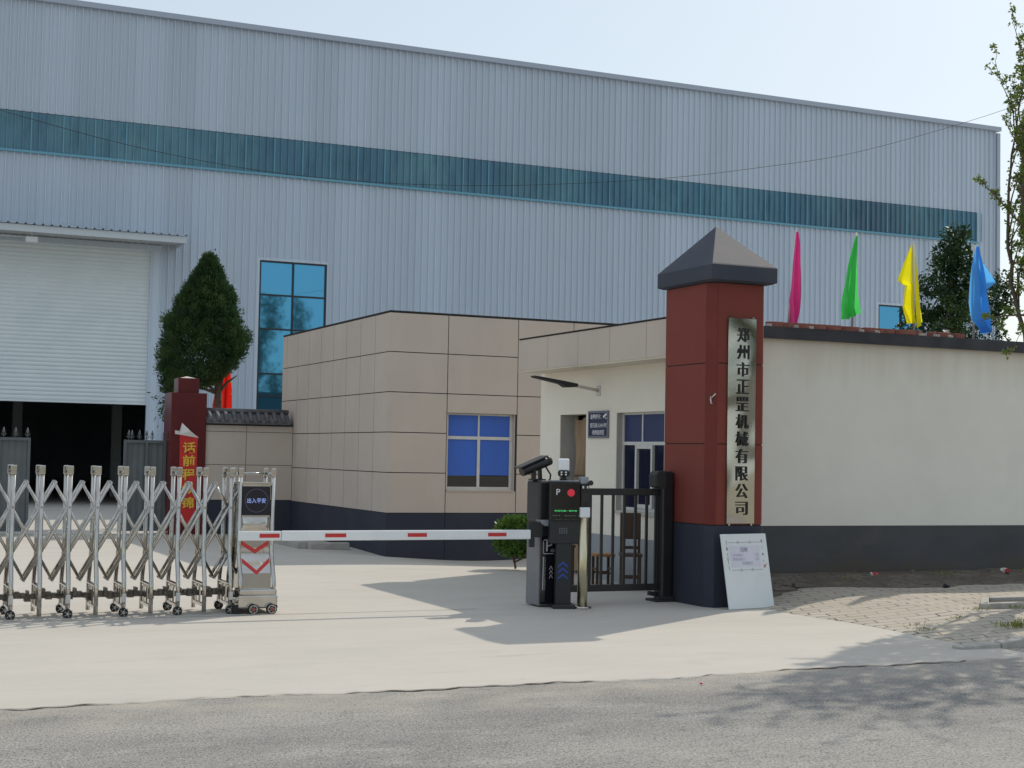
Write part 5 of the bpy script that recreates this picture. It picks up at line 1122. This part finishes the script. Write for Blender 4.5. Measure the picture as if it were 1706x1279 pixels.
def flag(pole, sheets, m, label, x, colour):
    r = thing('flag', (x, 16.62, 3.43), label, 'flag', 'coloured flags on the guardhouse roof')
    MB().tube([(pole[0][0], 16.65, pole[0][1]), (pole[1][0], 16.65, 3.43)], .016, 8).build('pole', 'pole_metal', r)
    b = MB()
    for k, (l_, r_, yo, n_, fo_2, am) in enumerate(sheets): sheet(b, l_, r_, 16.65 + yo, n_, fo_2, am, k + int(x * 7))
    b.build('cloth', m, r)
flag([(11.638, 4.776), (11.529, 3.384)], [([(11.609, 4.758), (11.575, 4.4), (11.54, 4.075), (11.514, 3.832), (11.535, 3.673), (11.547, 3.513)], [(11.619, 4.759), (11.649, 4.607), (11.663, 4.245), (11.648, 3.921), (11.621, 3.718), (11.576, 3.514)], -.05, 14, 5, .05)], 'flag_pink', 'narrow furled pink flag on the roof next to the pillar cap', 11.6, 'pink')
flag([(12.622, 4.829), (12.565, 3.403)], [([(12.59, 4.776), (12.485, 4.465), (12.418, 4.198), (12.371, 3.965), (12.363, 3.76), (12.394, 3.61)], [(12.598, 4.778), (12.61, 4.474), (12.60, 4.21), (12.58, 3.978), (12.575, 3.813), (12.562, 3.70)], -.04, 16, 4.2, .06)], 'flag_green', 'limp green flag hanging from its pole on the roof', 12.6, 'green')
flag([(13.595, 4.788), (13.626, 3.372)], [([(13.585, 4.745), (13.461, 4.535), (13.309, 4.223), (13.40, 4.17), (13.495, 4.16), (13.467, 3.865), (13.593, 3.638)], [(13.595, 4.746), (13.597, 4.544), (13.599, 4.242), (13.599, 4.19), (13.599, 4.167), (13.602, 3.873), (13.614, 3.639)], .03, 14, 2.2, .05),
      ([(13.606, 4.747), (13.618, 4.462), (13.631, 4.127), (13.634, 3.791), (13.645, 3.573)], [(13.627, 4.732), (13.67, 4.465), (13.725, 4.133), (13.769, 3.841), (13.791, 3.666)], .02, 10, 1.6, .04)], 'flag_yellow', 'yellow flag drooping on both sides of its pole on the roof', 13.6, 'yellow')
flag([(14.682, 4.811), (14.679, 3.38)], [([(14.671, 4.784), (14.629, 4.532), (14.609, 4.274), (14.589, 3.973), (14.623, 3.744), (14.797, 3.574)], [(14.693, 4.786), (14.771, 4.542), (14.838, 4.289), (14.871, 4.076), (14.928, 3.778), (14.841, 3.551)], -.05, 18, 4, .06),
      ([(14.693, 4.786), (14.793, 4.544), (14.859, 4.29), (14.849, 4.186)], [(14.704, 4.787), (14.891, 4.533), (15.046, 4.302), (14.86, 4.178)], .04, 10, 1.2, .04)], 'flag_blue', 'blue flag in front of the dark evergreen on the roof', 14.7, 'blue')
# red national flag behind the wall
nf = thing('national_flag', (8.2, 33.8, 0), 'red flag with yellow stars hanging behind the tiled wall', 'flag')
MB().tube([(8.03, 33.8, 0), (8.03, 33.8, 3.68)], .018, 8).build('pole', 'pole_metal', nf)
b = MB(); sheet(b, [(8.03, 3.62), (8.0, 3.1), (7.985, 2.4), (7.98, 2.0)], [(8.14, 3.60), (8.20, 3.1), (8.21, 2.5), (8.205, 2.0)], 33.74, 12, 3, .04, 3); sheet(b, [(7.94, 3.22), (7.83, 3.04), (7.77, 2.72), (7.81, 2.2)], [(8.03, 3.4), (8.01, 3.0), (7.99, 2.7), (7.98, 2.2)], 33.78, 10, 3, .04, 5); b.build('cloth', 'red_flag', nf)
s_ = MB()
def star(cx_, cz_, r_, y):
    p_ = [(cx_ + (r_ if i % 2 == 0 else r_ * .4) * math.sin(i * math.pi / 5), y, cz_ + (r_ if i % 2 == 0 else r_ * .4) * math.cos(i * math.pi / 5)) for i in range(10)]; s_.add(p_ + [(cx_, y, cz_)], [(i, 10, (i + 1) % 10) for i in range(10)])
star(8.135, 3.27, .058, 33.66); star(8.18, 2.98, .02, 33.66); s_.build('star', 'star_yellow', nf)

# ================================================================== BRICKS ON THE ROOF
BR = [(11.039, 11.247, 3.434, 3.481), (11.259, 11.432, 3.435, 3.487), (11.462, 11.712, 3.425, 3.491), (11.732, 11.921, 3.422, 3.485), (11.947, 12.163, 3.425, 3.481), (12.214, 12.493, 3.417, 3.474), (12.563, 12.753, 3.418, 3.482), (12.785, 12.864, 3.412, 3.467), (12.868, 13.062, 3.416, 3.48), (13.075, 13.395, 3.411, 3.476), (13.422, 13.557, 3.428, 3.487), (13.706, 13.802, 3.432, 3.486), (13.815, 14.035, 3.415, 3.485), (14.132, 14.298, 3.426, 3.486)]
where = ['nearest the pillar cap', 'second from the pillar cap, left of the pink flag', 'just under the pink flag', 'between pink and green flags, nearer the pink', 'between pink and green flags, nearer the green', 'long one under the green flag', 'just right of the green flag', 'shortest one, between green and yellow flags', 'in the middle between green and yellow flags', 'longest one, left of the yellow flag', 'right under the yellow flag', 'short one, right of the yellow flag', 'beside the white lump, left of it', 'last one, right of the white lump']
for (x0, x1, z0, z1), w_ in zip(BR, where):
    h_ = .068; o = MB().rbox(-(x1 - x0) / 2, (x1 - x0) / 2, -.055, .055, 0, h_, .006).build('brick', 'brick'); o.location = ((x0 + x1) / 2, 16.415 + rnd.uniform(-.02, .03), 3.441); o.rotation_euler = (0, rnd.uniform(-.015, .015), rnd.uniform(-.15, .15))
    tag(o, 'red brick on the roof edge, ' + w_, 'brick', 'loose bricks along the roof edge')
MW = [(10.994, 11.067), (11.411, 11.485), (11.647, 11.722), (12.46, 12.538), (12.707, 12.799), (13.476, 13.57), (13.733, 13.815), (13.965, 14.048)]
mwl = ['beside the pillar', 'under the pink flag, left', 'under the pink flag, right', 'right of the green flag', 'mid-way between green and yellow flags', 'under the yellow flag', 'right of the yellow flag', 'below the white lump']
for (x0, x1), w_ in zip(MW, mwl):
    q = random.Random(int(x0 * 100)); bm = bmesh.new(); bmesh.ops.create_cube(bm, size=1); bmesh.ops.subdivide_edges(bm, edges=bm.edges, cuts=1)
    for v_ in bm.verts: v_.co = Vector((v_.co.x * (x1 - x0) * q.uniform(.8, 1.1), v_.co.y * .07 * q.uniform(.7, 1.1), v_.co.z * .04 * q.uniform(.7, 1.1)))
    b = MB(); b.bm(bm); o = b.build('mortar_chunk', 'mortar_white'); o.location = ((x0 + x1) / 2, 16.372, 3.458); tag(o, 'pale mortar chunk at the roof edge ' + w_, 'mortar', 'pale mortar chunks along the roof edge')
crumple('plastic_lump', (14.06, 16.5, 3.53), .05, 'lump_white', 'white plastic lump lying on the bricks near the blue flag', 'litter', 9, (1.2, 1, .9))
tag(MB().bar((13.98, 16.6, 3.50), (14.26, 16.58, 3.495), .03, .03).build('charred_stick', 'black_matte'), 'short black stick on the bricks behind the white lump', 'stick')

# ================================================================== CABLE AND FAR SHED
cab = MB(); cp_ = [(30.5, 30, 12.3), (27.55, 30, 10.97), (22.96, 30, 9.4), (19.9, 30, 8.68), (17.18, 30, 8.16), (13.82, 30, 7.70), (11.26, 30, 7.48), (9.2, 30, 7.42), (7.33, 30, 7.47), (5.39, 30, 7.66), (3.54, 30, 7.96), (1.0, 30, 8.5), (-4, 30, 9.9)]
fine = []
for i in range(len(cp_) - 1):
    p0, p1, p2, p3 = [Vector(cp_[max(0, min(len(cp_) - 1, i + k))]) for k in (-1, 0, 1, 2)]
    for s in range(6):
        t_ = s / 6; fine.append(0.5 * ((2 * p1) + (p2 - p0) * t_ + (2 * p0 - 5 * p1 + 4 * p2 - p3) * t_ ** 2 + (3 * p1 - p0 - 3 * p2 + p3) * t_ ** 3))
cab.tube(fine, .006, 6); tag(cab.build('overhead_cable', 'cable'), 'thin black overhead cable sagging across the factory front', 'cable')
shd = thing('shed', (26, 28, 0), 'low shed with grey tiled roof behind the evergreen at the right edge', 'shed')
MB().box(23.2, 34, 29, 34, 0, 3.6).build('wall', 'cream_wall', shd)
sr = MB(); x = 22.8
while x < 34.4:
    sr.tube([(x, 28.6, 3.55), (x, 31.5, 4.9)], .06, 6); x += .14
sr.add([(22.8, 28.6, 3.54), (34.4, 28.6, 3.54), (34.4, 31.5, 4.9), (22.8, 31.5, 4.9), (34.4, 34.4, 3.54), (22.8, 34.4, 3.54)], [(0, 1, 2, 3), (3, 2, 4, 5)]); sr.build('roof', 'grey_tile_roof', shd)

# poplars across the street, seen only as reflections in glass and steel
def poplar(seed):
    q = random.Random(seed); r = thing('poplar_tree', (0, 0, 0), 'tall thin poplar of the row across the street', 'tree', 'poplars across the street'); tb = MB(); P, D = [], []
    tb.tube([(0, 0, 0), (.05, 0, 3), (-.03, .05, 6), (0, 0, 9.4)], [.16, .12, .08, .015], 8)
    for k in range(46):
        z = 1.6 + 7.3 * q.random() ** .8; a_ = q.uniform(0, 6.28); l_ = (1.9 - .17 * z) * q.uniform(.7, 1.2); e_ = Vector((math.cos(a_) * l_, math.sin(a_) * l_, z + l_ * 1.1)); tb.tube([(0, 0, z), e_ * .5 + Vector((0, 0, z * .5 - .05)), e_], [.03, .018, .006], 5)
        for j in range(34):
            u = q.uniform(.15, 1.05); P.append(tuple(Vector((0, 0, z)).lerp(e_, u) + Vector((q.gauss(0, .16), q.gauss(0, .16), q.gauss(0, .18))))); D.append((q.gauss(0, 1), q.gauss(0, 1), q.gauss(0, 1)))
    tb.build('trunk', 'bark', r); v, f = leaves(np.array(P), np.array(D), .17, .11, np.random.default_rng(seed)); np_mesh('crown', v, f, 'poplar_leaf', r); return r
pop = poplar(3); pop.location = (4, -13, 0)
for k, (x, y, sc_) in enumerate(((9.5, -13.4, 1.05), (14.8, -12.8, .92), (19.5, -13.6, 1.1), (24.2, -13, 1.0), (27.2, -13.3, 1.3), (31.5, -12.9, 1.15), (29.4, -16, 1.45), (35.2, -14, 1.2), (38.8, -13.5, 1.06), (-2, -13.2, .97))):
    c = pop.copy(); COL.objects.link(c); c.location = (x, y, 0); c.scale = (sc_, sc_, sc_); c.rotation_euler = (0, 0, k * 1.3)
    for ch_ in list(pop.children): d_ = ch_.copy(); COL.objects.link(d_); d_.parent = c
crumple('litter_scrap', (6.01, 9.76, .014), .012, 'litter_red', 'tiny red scrap lying alone on the asphalt road', 'litter', 12, (1.3, 1, .8))
